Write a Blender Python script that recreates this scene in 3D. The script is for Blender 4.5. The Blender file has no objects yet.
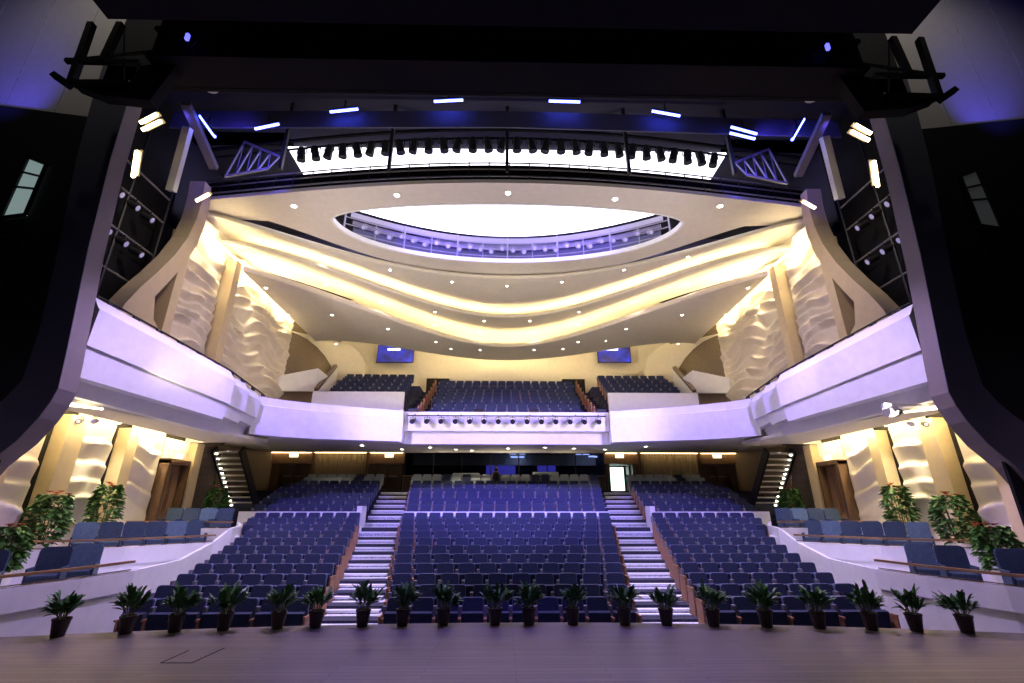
import bpy, math, random
import numpy as np
from mathutils import Vector, Matrix, noise
R = math.radians
random.seed(7)
sc = bpy.context.scene
COL = sc.collection

# ---------------------------------------------------------------- camera
FPX = 470.0
cam_d = bpy.data.cameras.new('camera')
cam = bpy.data.objects.new('camera', cam_d)
COL.objects.link(cam)
cam_d.sensor_width = 36.0
cam_d.lens = FPX / 1024 * 36.0
cam_d.clip_end = 300
cam.location = (-0.19, 0, 1.96)
cam.rotation_euler = (R(110), 0, R(-1.1))
sc.camera = cam

# ---------------------------------------------------------------- world, exposure
w = bpy.data.worlds.new('world'); sc.world = w; w.use_nodes = True
w.node_tree.nodes['Background'].inputs[0].default_value = (0.35, 0.33, 0.5, 1)
w.node_tree.nodes['Background'].inputs[1].default_value = 0.004
sc.view_settings.view_transform = 'Standard'
sc.view_settings.look = 'None'
sc.view_settings.exposure = 0.18
sc.view_settings.gamma = 1.0
sc.view_settings.use_curve_mapping = False

def spot(loc, tgt, power, color, size=60, blend=0.6, rad=0.15):
    d = bpy.data.lights.new('spot_light', 'SPOT'); d.energy = power; d.color = color
    d.spot_size = R(size); d.spot_blend = blend; d.shadow_soft_size = rad
    o = bpy.data.objects.new('spot_light', d); COL.objects.link(o); o.location = loc
    o.rotation_euler = (Vector(tgt) - Vector(loc)).to_track_quat('-Z', 'Y').to_euler()
    return o
def area(loc, tgt, power, color, sx, sy):
    d = bpy.data.lights.new('area_light', 'AREA'); d.energy = power; d.color = color
    d.shape = 'RECTANGLE'; d.size = sx; d.size_y = sy
    o = bpy.data.objects.new('area_light', d); COL.objects.link(o); o.location = loc
    o.rotation_euler = (Vector(tgt) - Vector(loc)).to_track_quat('-Z', 'Y').to_euler()
    return o
LAV = (0.60, 0.50, 1.0)
BLU = (0.16, 0.12, 1.0)
WARM = (1.0, 0.78, 0.42)
# violet lanterns on the header back wash the house; unseen spots are added too
PUR = (0.56, 0.42, 1.0)
for s in (-1, 1):
    spot((s*4, 12.4, 13.3), (s*11.3, 15, 6), 480, PUR, 75)
    spot((s*3, 12.4, 13.3), (s*9, 20.5, 5.6), 420, PUR, 60)
    spot((s*5, 12.4, 13.3), (s*9, 13, 0.0), 5600, (0.62, 0.46, 1.0), 70)
    spot((s*2, 12.4, 13.3), (s*2.5, 22, 5.8), 330, (0.62, 0.5, 1.0), 50)
    spot((s*8.0, 12.2, 13.6), (s*12.4, 14.4, 11), 420, (1.0, 0.85, 0.6), 50, 0.9)  # unseen warm spot added to brighten the fin
    spot((s*9.6, 12.4, 8.6), (-s*1.5, 22.5, 1.9), 5600, (0.32, 0.22, 1.0), 46, 1.0)  # unseen blue spots beside the legs, added to reach the rear seats
    spot((s*9.6, 12.4, 8.4), (-s*0.5, 28, 3.0), 7500, (0.34, 0.26, 1.0), 40, 0.9)
    spot((s*9.6, 12.4, 8.8), (s*8.0, 25, 2.4), 3800, (0.32, 0.22, 1.0), 56, 1.0)
    spot((s*4, 12.4, 13.3), (s*3.0, 18.5, 0.5), 2600, (0.32, 0.22, 1.0), 60, 1.0)
    spot((s*1.5, 12.4, 13.3), (s*5, 18, -0.1), 2600, (0.62, 0.62, 1.0), 60)
    spot((s*7, 4.0, 9.6), (s*6.5, 8.0, 0), 110, (1.0, 0.86, 0.86), 85)      # work light on the boards
    spot((s*10.7, 12.6, 4.4), (-s*1.0, 22.5, 15.5), 2600, (1.0, 0.87, 0.68), 88, 0.8); spot((s*10.7, 12.6, 4.4), (-s*6.5, 24, 12.3), 4200, (1.0, 0.84, 0.56), 46, 1.0)  # unseen upward floods added beside the legs to brighten the ceiling
spot((0, 9.3, 12.3), (0, 8.4, 0), 5200, (0.27, 0.17, 1.0), 40)
spot((0, 4.0, 9.6), (0, 8.6, 0), 140, (0.9, 0.75, 1.0), 85)
# blue wash on the grey wall above each side of the proscenium
for s in (-1, 1):
    spot((s*14.5, 9.4, 11.6), (s*15.6, 11.5, 15.2), 800, (0.10, 0.08, 1.0), 50, 1.0)
    spot((s*12.5, 7.0, 20), (s*13.5, 11.4, 17.0), 400, (1.0, 0.93, 0.85), 100, 1.0)
    spot((s*6.5, 5.0, 7.5), (s*11.5, 11.0, 7.0), 60, (0.75, 0.72, 1.0), 90, 1.0)   # dim spill on the legs

# ---------------------------------------------------------------- pixel <-> world
_rot = Matrix.Rotation(R(-1.1), 3, 'Z') @ Matrix.Rotation(R(110), 3, 'X')
_cl = Vector((-0.19, 0, 1.96))
def ray(px, py):
    return _rot @ Vector(((px-512)/FPX, -(py-341.5)/FPX, -1.0))
def PY(px, py, Y): d = ray(px, py); return _cl + d*((Y-_cl.y)/d.y)
def PX(px, py, X): d = ray(px, py); return _cl + d*((X-_cl.x)/d.x)
def PZ(px, py, Z): d = ray(px, py); return _cl + d*((Z-_cl.z)/d.z)

# ---------------------------------------------------------------- materials
def mat(name, col, rough=0.6, metal=0.0, emit=None, estr=0.0, bump=0.0, bscale=30, var=0.0, vscale=4, spec=0.5, coords='Object', stretch=None):
    m = bpy.data.materials.new(name); m.use_nodes = True
    nt = m.node_tree; b = nt.nodes['Principled BSDF']
    b.inputs['Base Color'].default_value = (*col, 1); b.inputs['Roughness'].default_value = rough
    b.inputs['Metallic'].default_value = metal; b.inputs['Specular IOR Level'].default_value = spec
    if emit:
        b.inputs['Emission Color'].default_value = (*emit, 1); b.inputs['Emission Strength'].default_value = estr
    tc = nt.nodes.new('ShaderNodeTexCoord'); out = tc.outputs[coords]
    if stretch:
        mp = nt.nodes.new('ShaderNodeMapping'); mp.inputs['Scale'].default_value = stretch
        nt.links.new(out, mp.inputs[0]); out = mp.outputs[0]
    if var or not emit:
        n = nt.nodes.new('ShaderNodeTexNoise'); n.inputs['Scale'].default_value = vscale; n.inputs['Detail'].default_value = 4
        nt.links.new(out, n.inputs[0])
        r = nt.nodes.new('ShaderNodeValToRGB')
        v = max(var, 0.04)
        r.color_ramp.elements[0].position = 0.3; r.color_ramp.elements[1].position = 0.7
        r.color_ramp.elements[0].color = (*[c*(1-v) for c in col], 1)
        r.color_ramp.elements[1].color = (*[min(1, c*(1+v)) for c in col], 1)
        nt.links.new(n.outputs[0], r.inputs[0]); nt.links.new(r.outputs[0], b.inputs['Base Color'])
    if bump:
        n2 = nt.nodes.new('ShaderNodeTexNoise'); n2.inputs['Scale'].default_value = bscale
        nt.links.new(out, n2.inputs[0])
        bp = nt.nodes.new('ShaderNodeBump'); bp.inputs['Strength'].default_value = bump; bp.inputs['Distance'].default_value = 0.02
        nt.links.new(n2.outputs[0], bp.inputs['Height']); nt.links.new(bp.outputs[0], b.inputs['Normal'])
    return m
M = {}
M['cream'] = mat('cream_plaster', (0.74, 0.70, 0.64), 0.7)
M['ceil'] = mat('ceiling_plaster', (0.76, 0.71, 0.64), 0.75)
M['brow'] = mat('ceiling_ring_plaster', (0.66, 0.61, 0.57), 0.75)
M['parapet'] = mat('white_lacquer_plaster', (0.80, 0.79, 0.82), 0.55)
M['relief'] = mat('relief_plaster', (0.78, 0.71, 0.60), 0.8, bump=0.15, bscale=60)
M['relief_up'] = mat('relief_plaster_upper', (0.80, 0.71, 0.57), 0.8, bump=0.15, bscale=60)
M['tan'] = mat('tan_pillar_paint', (0.66, 0.53, 0.33), 0.6)
M['black'] = mat('matt_black', (0.006, 0.006, 0.007), 0.8, spec=0.2)
M['darkgap'] = mat('dark_recess', (0.02, 0.017, 0.015), 0.8, spec=0.2)
M['dmetal'] = mat('black_steel', (0.02, 0.02, 0.024), 0.5, 0.4)
M['smetal'] = mat('grey_steel', (0.35, 0.34, 0.36), 0.4, 0.8)
M['gmetal'] = mat('truss_paint', (0.24, 0.22, 0.30), 0.5)
M['proface'] = mat('proscenium_paint', (0.05, 0.05, 0.075), 0.7)
M['proreveal'] = mat('proscenium_reveal_paint', (0.15, 0.125, 0.13), 0.7)
M['greywall'] = mat('grey_acoustic_panel', (0.34, 0.32, 0.31), 0.9, bump=0.2, bscale=12)
M['carpet'] = mat('dark_carpet', (0.035, 0.035, 0.06), 0.95, var=0.5, vscale=40)
M['step'] = mat('speckled_step_carpet', (0.42, 0.42, 0.52), 0.9, var=0.75, vscale=28)
M['nosing'] = mat('pale_step_nosing', (0.85, 0.85, 0.9), 0.5)
M['seatfab'] = mat('blue_seat_fabric', (0.021, 0.030, 0.080), 0.85, var=0.18, vscale=25)
M['piping'] = mat('seat_edge_fabric', (0.12, 0.135, 0.27), 0.8)
M['boxfab'] = mat('slate_blue_box_fabric', (0.030, 0.055, 0.10), 0.85, var=0.25, vscale=18)
M['boxfab2'] = mat('pale_blue_box_fabric', (0.09, 0.15, 0.22), 0.85, var=0.2, vscale=18)
M['wood'] = mat('red_brown_beech', (0.36, 0.17, 0.09), 0.4, var=0.25, vscale=8, stretch=(1, 1, 6))
M['armhighlight'] = mat('pale_armrest_highlight', (0.20, 0.19, 0.24), 0.5)  # pale tone stands for the bright highlight on the armrest tops
M['paletop'] = mat('grey_dust_cover', (0.42, 0.47, 0.50), 0.9)
M['dwood'] = mat('dark_brown_timber', (0.10, 0.055, 0.03), 0.45, var=0.35, vscale=6, stretch=(6, 6, 0.6))
M['mwood'] = mat('mid_brown_timber', (0.22, 0.13, 0.07), 0.5, var=0.3, vscale=6, stretch=(6, 6, 0.6))
M['brownwall'] = mat('brown_slat_wall', (0.20, 0.15, 0.10), 0.8, var=0.25, vscale=5, stretch=(1, 1, 8))
M['curtain'] = mat('bronze_curtain', (0.30, 0.24, 0.15), 0.6, var=0.2, vscale=12, stretch=(1, 1, .2))
M['brass'] = mat('bronze_handrail', (0.40, 0.24, 0.13), 0.35, 0.6)
M['pot'] = mat('dark_plastic_pot', (0.035, 0.018, 0.014), 0.4)
M['potrim'] = mat('brown_pot_rim', (0.07, 0.03, 0.02), 0.4)
M['wpot'] = mat('white_ceramic_planter', (0.75, 0.72, 0.66), 0.35)
M['soil'] = mat('potting_soil', (0.03, 0.02, 0.015), 0.95)
M['leaf'] = mat('green_leaf', (0.030, 0.11, 0.022), 0.45, var=0.5, vscale=9)
M['leaf2'] = mat('bright_green_leaf', (0.07, 0.20, 0.035), 0.45, var=0.5, vscale=7)
M['stem'] = mat('plant_stem', (0.10, 0.13, 0.04), 0.7)
M['flower'] = mat('red_flower', (0.75, 0.05, 0.03), 0.5)
M['flower2'] = mat('orange_pink_flower', (0.9, 0.30, 0.16), 0.5)
M['glass'] = mat('dark_window_glass', (0.012, 0.014, 0.022), 0.08, spec=0.6)
M['skin'] = mat('skin', (0.55, 0.34, 0.25), 0.6)
M['dress'] = mat('black_dress', (0.012, 0.01, 0.014), 0.8)
M['hair'] = mat('black_hair', (0.01, 0.008, 0.008), 0.5)
M['shirt'] = mat('white_cloth', (0.8, 0.8, 0.8), 0.8)
M['cove'] = mat('warm_cove_strip', (1, 1, 1), emit=(1.0, 0.76, 0.36), estr=60)
M['cove2'] = mat('warm_wall_strip', (1, 1, 1), emit=(1.0, 0.80, 0.42), estr=85)
M['cove3'] = mat('soft_warm_strip', (1, 1, 1), emit=(1.0, 0.68, 0.32), estr=9)
M['lamp'] = mat('downlight_lens', (1, 1, 1), emit=(1.0, 0.93, 0.78), estr=14)
M['warmlamp'] = mat('warm_tube', (1, 1, 1), emit=(1.0, 0.80, 0.45), estr=9)
M['bluetube'] = mat('blue_tube', (1, 1, 1), emit=(0.07, 0.10, 1.0), estr=18)
M['whiteglow'] = mat('white_ceiling_glow', (0.9, 0.9, 0.9), emit=(0.93, 0.90, 1.0), estr=2.6)  # lit look of a white ceiling put in as emission
M['winlit'] = mat('lit_window', (0.2, 0.2, 0.2), emit=(0.45, 0.62, 0.60), estr=0.35)
M['windim'] = mat('dim_window', (0.2, 0.2, 0.2), emit=(0.20, 0.22, 0.22), estr=0.06)
M['exit'] = mat('lit_exit_sign', (1, 1, 1), emit=(0.95, 0.90, 0.55), estr=1.6)
M['doorlight'] = mat('bright_foyer', (0.8, 0.8, 0.8), emit=(0.72, 1.0, 0.92), estr=2.2)
M['led'] = mat('stair_led', (1, 1, 1), emit=(1.0, 0.95, 0.75), estr=7)
M['lens'] = mat('lantern_lens', (0.3, 0.3, 0.4), 0.1, emit=(0.6, 0.5, 1.0), estr=0.3)
M['ledblue'] = mat('blue_pilot_light', (1, 1, 1), emit=(0.12, 0.12, 1.0), estr=2)
M['ctlblue'] = mat('control_room_blue_glow', (0.2, 0.2, 0.4), emit=(0.10, 0.08, 0.75), estr=0.5)  # wall strips glow blue through their own emission
M['ctlwhite'] = mat('control_room_lamp', (1, 1, 1), emit=(0.45, 0.55, 1.0), estr=2.2)
M['vault'] = mat('void_paint_shaded', (0.018, 0.018, 0.04), 0.8)  # shaded copy of the void paint, darkness put into the colour
M['vaultback'] = mat('void_paint_lit', (0.09, 0.09, 0.16), 0.8)  # paler copy of the void paint where the blue light shows

# stage boards: planks running across the stage, slightly glossy
def boards():
    m = bpy.data.materials.new('stage_boards'); m.use_nodes = True; nt = m.node_tree; b = nt.nodes['Principled BSDF']
    tc = nt.nodes.new('ShaderNodeTexCoord')
    br = nt.nodes.new('ShaderNodeTexBrick'); br.inputs['Scale'].default_value = 1.0
    br.inputs['Brick Width'].default_value = 2.4; br.inputs['Row Height'].default_value = 0.14; br.inputs['Mortar Size'].default_value = 0.006
    br.inputs['Color1'].default_value = (0.115, 0.095, 0.085, 1); br.inputs['Color2'].default_value = (0.15, 0.125, 0.115, 1)
    br.inputs['Mortar'].default_value = (0.05, 0.045, 0.04, 1)
    n = nt.nodes.new('ShaderNodeTexNoise'); n.inputs['Scale'].default_value = 2.2; n.inputs['Detail'].default_value = 6
    mp = nt.nodes.new('ShaderNodeMapping'); mp.inputs['Scale'].default_value = (0.3, 3, 1)
    mx = nt.nodes.new('ShaderNodeMix'); mx.data_type = 'RGBA'; mx.blend_type = 'MULTIPLY'; mx.inputs[0].default_value = 0.6
    r = nt.nodes.new('ShaderNodeValToRGB'); r.color_ramp.elements[0].color = (.55, .55, .55, 1); r.color_ramp.elements[1].color = (1.3, 1.3, 1.3, 1)
    L = nt.links.new
    L(tc.outputs['Object'], br.inputs[0]); L(tc.outputs['Object'], mp.inputs[0]); L(mp.outputs[0], n.inputs[0]); L(n.outputs[0], r.inputs[0])
    L(br.outputs['Color'], mx.inputs[6]); L(r.outputs[0], mx.inputs[7]); L(mx.outputs[2], b.inputs['Base Color'])
    b.inputs['Roughness'].default_value = 0.42; b.inputs['Specular IOR Level'].default_value = 0.35
    return m
M['boards'] = boards()
def screen_mat():
    m = bpy.data.materials.new('blue_projection_screen'); m.use_nodes = True; nt = m.node_tree; b = nt.nodes['Principled BSDF']
    tc = nt.nodes.new('ShaderNodeTexCoord'); n = nt.nodes.new('ShaderNodeTexNoise'); n.inputs['Scale'].default_value = 1.5
    r = nt.nodes.new('ShaderNodeValToRGB'); r.color_ramp.elements[0].color = (0.01, 0.01, 0.12, 1); r.color_ramp.elements[1].color = (0.03, 0.05, 0.75, 1)  # brighter blue of the reflections put into the emission colour
    r.color_ramp.elements[0].position = 0.35; r.color_ramp.elements[1].position = 0.7
    L = nt.links.new; L(tc.outputs['Object'], n.inputs[0]); L(n.outputs[0], r.inputs[0]); L(r.outputs[0], b.inputs['Emission Color'])
    b.inputs['Emission Strength'].default_value = 0.9; b.inputs['Base Color'].default_value = (0.01, 0.01, 0.03, 1)
    return m
M['screen'] = screen_mat()

# ---------------------------------------------------------------- mesh builder
class MB:
    def __init__(s): s.v = []; s.f = []; s.m = []; s.smooth = False
    def add(s, vs, fs, mi=0):
        o = len(s.v); s.v += [tuple(v) for v in vs]; s.f += [tuple(o+i for i in f) for f in fs]; s.m += [mi]*len(fs); return s
    def box(s, x0, x1, y0, y1, z0, z1, mi=0, bev=0.0):
        if x0 > x1: x0, x1 = x1, x0
        if y0 > y1: y0, y1 = y1, y0
        if z0 > z1: z0, z1 = z1, z0
        vs = [(x, y, z) for x in (x0, x1) for y in (y0, y1) for z in (z0, z1)]
        return s.add(vs, [(0,1,3,2),(4,6,7,5),(0,4,5,1),(2,3,7,6),(0,2,6,4),(1,5,7,3)], mi)
    def obox(s, c, ax, ay, az, mi=0):       # centre and three half-axis vectors
        c = Vector(c); ax = Vector(ax); ay = Vector(ay); az = Vector(az)
        vs = [c+i*ax+j*ay+k*az for i in (-1,1) for j in (-1,1) for k in (-1,1)]
        return s.add(vs, [(0,1,3,2),(4,6,7,5),(0,4,5,1),(2,3,7,6),(0,2,6,4),(1,5,7,3)], mi)
    def bar(s, a, b, wd, mi=0, ht=None):    # square bar from a to b
        a = Vector(a); b = Vector(b); d = b-a; l = d.length
        if l < 1e-6: return s
        d.normalize(); up = Vector((0,0,1)) if abs(d.z) < 0.95 else Vector((0,1,0))
        sx = d.cross(up).normalized(); sz = sx.cross(d).normalized()
        return s.obox((a+b)/2, sx*wd/2, d*l/2, sz*(ht or wd)/2, mi)
    def tube(s, a, b, r, n=8, mi=0, r2=None):
        a = Vector(a); b = Vector(b); d = (b-a).normalized(); r2 = r if r2 is None else r2
        up = Vector((0,0,1)) if abs(d.z) < 0.95 else Vector((0,1,0))
        x = d.cross(up).normalized(); y = x.cross(d)
        vs = []
        for p, q in ((a, r), (b, r2)):
            vs += [p + (x*math.cos(2*math.pi*i/n) + y*math.sin(2*math.pi*i/n))*q for i in range(n)]
        fs = [(i, (i+1)%n, n+(i+1)%n, n+i) for i in range(n)] + [tuple(range(n)), tuple(range(2*n-1, n-1, -1))]
        return s.add(vs, fs, mi)
    def prism(s, pts, d, mi=0):             # planar outline pts extruded by vector d
        n = len(pts); d = Vector(d); pts = [Vector(p) for p in pts]
        vs = pts + [p+d for p in pts]
        fs = [tuple(range(n)), tuple(range(2*n-1, n-1, -1))] + [(i, (i+1)%n, n+(i+1)%n, n+i) for i in range(n)]
        return s.add(vs, fs, mi)
    def lathe(s, c, prof, n=12, mi=0):
        c = Vector(c); vs = []
        for r_, z in prof: vs += [c+Vector((r_*math.cos(2*math.pi*i/n), r_*math.sin(2*math.pi*i/n), z)) for i in range(n)]
        fs = []
        for k in range(len(prof)-1):
            fs += [(k*n+i, k*n+(i+1)%n, (k+1)*n+(i+1)%n, (k+1)*n+i) for i in range(n)]
        fs += [tuple(range(n)), tuple(range(len(prof)*n-1, (len(prof)-1)*n-1, -1))]
        return s.add(vs, fs, mi)
    def sweep(s, paths, closed=True, mi=0): # list of sections, each the same number of points
        n = len(paths[0]); vs = [p for sec in paths for p in sec]; fs = []
        for k in range(len(paths)-1):
            for i in range(n if closed else n-1):
                fs.append((k*n+i, k*n+(i+1)%n, (k+1)*n+(i+1)%n, (k+1)*n+i))
        if closed: fs += [tuple(range(n)), tuple(range(len(paths)*n-1, (len(paths)-1)*n-1, -1))]
        return s.add(vs, fs, mi)
    def build(s, name, mats, parent=None, kind=None, label=None, cat=None, group=None, smooth=False, loc=None, bevel=0):
        if not isinstance(mats, (list, tuple)): mats = [mats]
        me = bpy.data.meshes.new(name); me.from_pydata([tuple(v) for v in s.v], [], s.f)
        for m_ in mats: me.materials.append(m_)
        if any(s.m): me.polygons.foreach_set('material_index', s.m)
        if smooth: me.polygons.foreach_set('use_smooth', [True]*len(me.polygons))
        me.update()
        o = bpy.data.objects.new(name, me); COL.objects.link(o)
        if parent: o.parent = parent
        if loc: o.location = loc
        if bevel:
            bm = o.modifiers.new('bevel', 'BEVEL'); bm.width = bevel; bm.segments = 2
        props(o, kind, label, cat, group)
        return o
def props(o, kind=None, label=None, cat=None, group=None):
    if kind: o['kind'] = kind
    if label: o['label'] = label
    if cat: o['category'] = cat
    if group: o['group'] = group
def empty(name, loc, label, cat, group=None, rz=0, kind=None):
    o = bpy.data.objects.new(name, None); COL.objects.link(o); o.location = loc; o.rotation_euler = (0, 0, rz)
    o.empty_display_size = 0.2
    props(o, kind, label, cat, group); return o
def dup(o, parent=None, loc=None, rot=None, label=None, group=None, name=None):
    c = o.copy(); COL.objects.link(c)
    if parent: c.parent = parent
    if loc is not None: c.location = loc
    if rot is not None: c.rotation_euler = rot
    if label: c['label'] = label
    if group: c['group'] = group
    for ch in o.children: dup(ch, c)
    return c
def side(s): return 'left' if s < 0 else 'right'
ORD = ['zeroth', 'first', 'second', 'third', 'fourth', 'fifth', 'sixth', 'seventh', 'eighth', 'ninth', 'tenth', 'eleventh', 'twelfth',
       'thirteenth', 'fourteenth', 'fifteenth', 'sixteenth', 'seventeenth', 'eighteenth', 'nineteenth', 'twentieth', 'twenty-first',
       'twenty-second', 'twenty-third', 'twenty-fourth', 'twenty-fifth', 'twenty-sixth', 'twenty-seventh', 'twenty-eighth', 'twenty-ninth', 'thirtieth']
def evenfit(pts, deg=3):
    A = np.array([[x**(2*k) for k in range(deg+1)] for x, y in pts]); b = np.array([y for x, y in pts])
    c = np.linalg.lstsq(A, b, rcond=None)[0]
    return lambda x: float(sum(c[k]*abs(x)**(2*k) for k in range(deg+1)))
def lin(pts):
    xs = [p[0] for p in pts]; ys = [p[1] for p in pts]
    return lambda x: float(np.interp(x, xs, ys))

# ================================================================ FLOORS
STAGE_E = lambda x: 10.2 - 0.013*x*x
mb = MB(); xs = np.linspace(-10.2, 10.2, 61)
fr = [(x, STAGE_E(x), 0) for x in xs]; fb = [(x, STAGE_E(x), -0.9) for x in xs]
back = [(10.2, -6, 0), (-10.2, -6, 0)]
mb.add(fr+back, [tuple(range(len(fr)+2))])
n = len(xs); mb.add(fr+fb, [(i, i+1, n+i+1, n+i) for i in range(n-1)])
mb.box(-20, -10.2, -6, 8.6, -0.9, 0); mb.box(10.2, 20, -6, 8.6, -0.9, 0)
mb.build('floor_stage', M['boards'], kind='structure')
# trap door lines in the boards
for s, x0 in ((-1, -5.4), (1, 3.9)):
    pass
mb = MB()
for a, b in (((160.6, 663), (188.7, 650.6)), ((191.9, 663), (224.7, 648)), ((160.6, 663), (191.9, 663))):
    p = PZ(*a, 0.0); q = PZ(*b, 0.0); p.z = q.z = 0.002; mb.bar(p, q, 0.02, ht=0.004)
mb.build('trim_1', M['black'], kind='structure')

# ---- stalls rows
def row_z(D, y): return 1.96 + D*math.tan(math.atan((341.5-y)/FPX)+R(20))
YF = [598.5, 585.5, 574, 563.6, 554, 545.4, 537.6, 530.6, 524, 518, 512.6]
YR = [504.5, 498, 493, 488.2, 484.2, 480.6, 477.4, 474.2]
rows = [(11.7+.96*i, row_z(11.7+.96*i, y)-0.95) for i, y in enumerate(YF)] + [(22.5+.9*j, row_z(22.5+.9*j, y)-0.95) for j, y in enumerate(YR)]
cen = lambda D: 2.8 + (min(D, 21.3)-11.7)*0.177 if D < 22 else 4.55 + (D-22.5)*0.16
inn = lin([(11.7, 4.35), (15.5, 5.0), (19.4, 5.75), (21.3, 6.15), (22.5, 6.25), (28.8, 7.1)])
outr = lin([(11.7, 9.0), (15.5, 9.2), (17.4, 9.5), (19.3, 10.2), (21.3, 11.2), (22.5, 11.9), (25, 12.1), (28.8, 11.8)])
mb = MB()
prev = (10.2, rows[0][1])
mb.box(-14.5, 14.5, 9.0, rows[0][0]+0.5, -1.1, rows[0][1])
for i, (D, z) in enumerate(rows[1:], 1):
    y0 = rows[i-1][0]+0.42; y1 = D+0.42
    mb.box(-14.5, 14.5, y0, y1 if i < len(rows)-1 else 36, -1.2, z)
mb.build('floor_stalls', M['carpet'], kind='structure')
BACKZ = rows[-1][1]

# aisle steps (two per row) with pale nosings
for s in (-1, 1):
    st = empty('floor_aisle_steps', (0, 0, 0), None, None, kind='structure')
    mb = MB(); nb = MB()
    for i, (D, z) in enumerate(rows):
        if i == 0:
            zp = z; y0 = 10.6
        else: zp = rows[i-1][1]; y0 = rows[i-1][0]+0.42
        y1 = D+0.42; ym = (y0+y1)/2
        for (ya, yb, zz) in ((y0-0.02, y1, zp+(z-zp)*0.5), (ym, y1, z)):
            if i == 0 and zz != z: pass
            a = cen(D)+0.03; b = inn(D)-0.03
            mb.box(s*a, s*b, ya-0.24 if zz != z else ya, yb, zp-0.02, zz+0.012)
            ye = ya-0.24 if zz != z else ya
            nb.box(s*a, s*b, ye-0.012, ye+0.17, zz-0.035, zz+0.02)
    mb.build('step', M['step'], st); nb.build('nosing', M['nosing'], st)

# ================================================================ SEATS
def rounded_slab(mb, w_, h, t, y, z0, r=0.06, tilt=0.0, mi=0, tip=0.0):
    """upright rounded-top pad, width w_, from z0 up h, thickness t, front at y; leans back by tilt"""
    pts = [(-w_/2, 0), (w_/2, 0), (w_/2, h-r)]
    for k in range(1, 4): a = k*math.pi/6; pts.append((w_/2-r+r*math.cos(a), h-r+r*math.sin(a)))
    for k in range(0, 3): a = math.pi/2+k*math.pi/6; pts.append((-w_/2+r+r*math.cos(a), h-r+r*math.sin(a)))
    pts.append((-w_/2, h-r))
    P = [Vector((x, y + z*math.tan(tilt), z0+z)) for x, z in pts]
    mb.prism(P, (0, t, 0), mi)
W = 0.565
def seat_meshes():
    out = []
    b = MB(); rounded_slab(b, 0.445, 0.56, 0.07, 0.03, 0.39, tilt=0.16, mi=0)
    rounded_slab(b, 0.475, 0.578, 0.05, 0.06, 0.375, tilt=0.16, mi=1); out.append(('backrest', b, [M['seatfab'], M['piping']]))
    c = MB(); # tipped-up cushion
    c.obox((0, -0.055, 0.50), (0.235, 0, 0), (0, 0.055, 0.012), (0, -0.025, 0.20)); out.append(('seat_cushion', c, [M['seatfab']]))
    a = MB(); a.box(-0.275-0.012, -0.275+0.025, -0.17, 0.10, 0.0, 0.56); a.box(-0.275-0.022, -0.275+0.035, -0.22, 0.0, 0.56, 0.60); a.box(-0.275-0.03, -0.275+0.04, 0.0, 0.14, 0.56, 0.80, 1)
    out.append(('armrest', a, [M['wood'], M['armhighlight']]))
    return out
SM = seat_meshes()
seat0 = empty('theatre_seat', (0, 0, 0), None, 'seat')
for nm, b, ms in SM: b.build(nm, ms, seat0)
endp = MB(); endp.box(0.29, 0.325, -0.26, 0.14, 0, 0.62); endp.box(0.285, 0.332, -0.27, 0.15, 0.62, 0.65)
end0 = endp.build('end_panel', M['wood'])
used0 = [False]
spots_all = []      # (D, x, z, label, isend, group)
for i, (D, z) in enumerate(rows):
    for blk in ('left', 'centre', 'right'):
        if blk == 'centre': a, b = -cen(D), cen(D)
        elif blk == 'left': a, b = -outr(D)+0.22, -inn(D)
        else: a, b = inn(D), outr(D)-0.22
        nn = int((b-a+0.05)/W)
        if blk == 'centre' and i < 11 and (nn-i) % 2: nn -= 1
        if blk == 'centre': xs_ = [(k-(nn-1)/2)*((b-a-0.07)/nn) for k in range(nn)]
        elif blk == 'left': xs_ = sorted(b-0.05-W*(k+.5) for k in range(nn))
        else: xs_ = [a+0.05+W*(k+.5) for k in range(nn)]
        for k, x in enumerate(xs_):
            spots_all.append((i, D, x, z, blk, k, nn))
ind = [t for t in spots_all if t[0] <= 9]
ind.sort(key=lambda t: t[1]**2+t[2]**2)
ind_set = set((t[0], t[4], t[5]) for t in ind[:300])
bpy.context.view_layer.update()
def merge_seats(name, lst, label, cat, parts, scale=1.0):
    vs, fs, mi, mats = [], [], [], []
    idx = {}
    V0 = []; F0 = []; M0 = []
    for nm, b, ms in parts:
        for m_ in ms:
            if m_.name not in idx: idx[m_.name] = len(mats); mats.append(m_)
        o = len(V0); V0 += b.v; F0 += [tuple(o+q for q in f) for f in b.f]; M0 += [idx[ms[q].name] for q in b.m]
    mb_ = MB()
    for (x, y, z, sx, alt) in lst:
        ux = [(x+v[0], y+v[1], z+v[2]) for v in V0]
        o = len(mb_.v); mb_.v += ux; mb_.f += [tuple(o+q for q in f) for f in F0]
        mb_.m += ([len(mats)]*len(M0) if alt else M0)
    return mb_.build(name, mats+[M['paletop']], kind='stuff', label=label, cat=cat)
rest = []
nrow = {}
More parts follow.
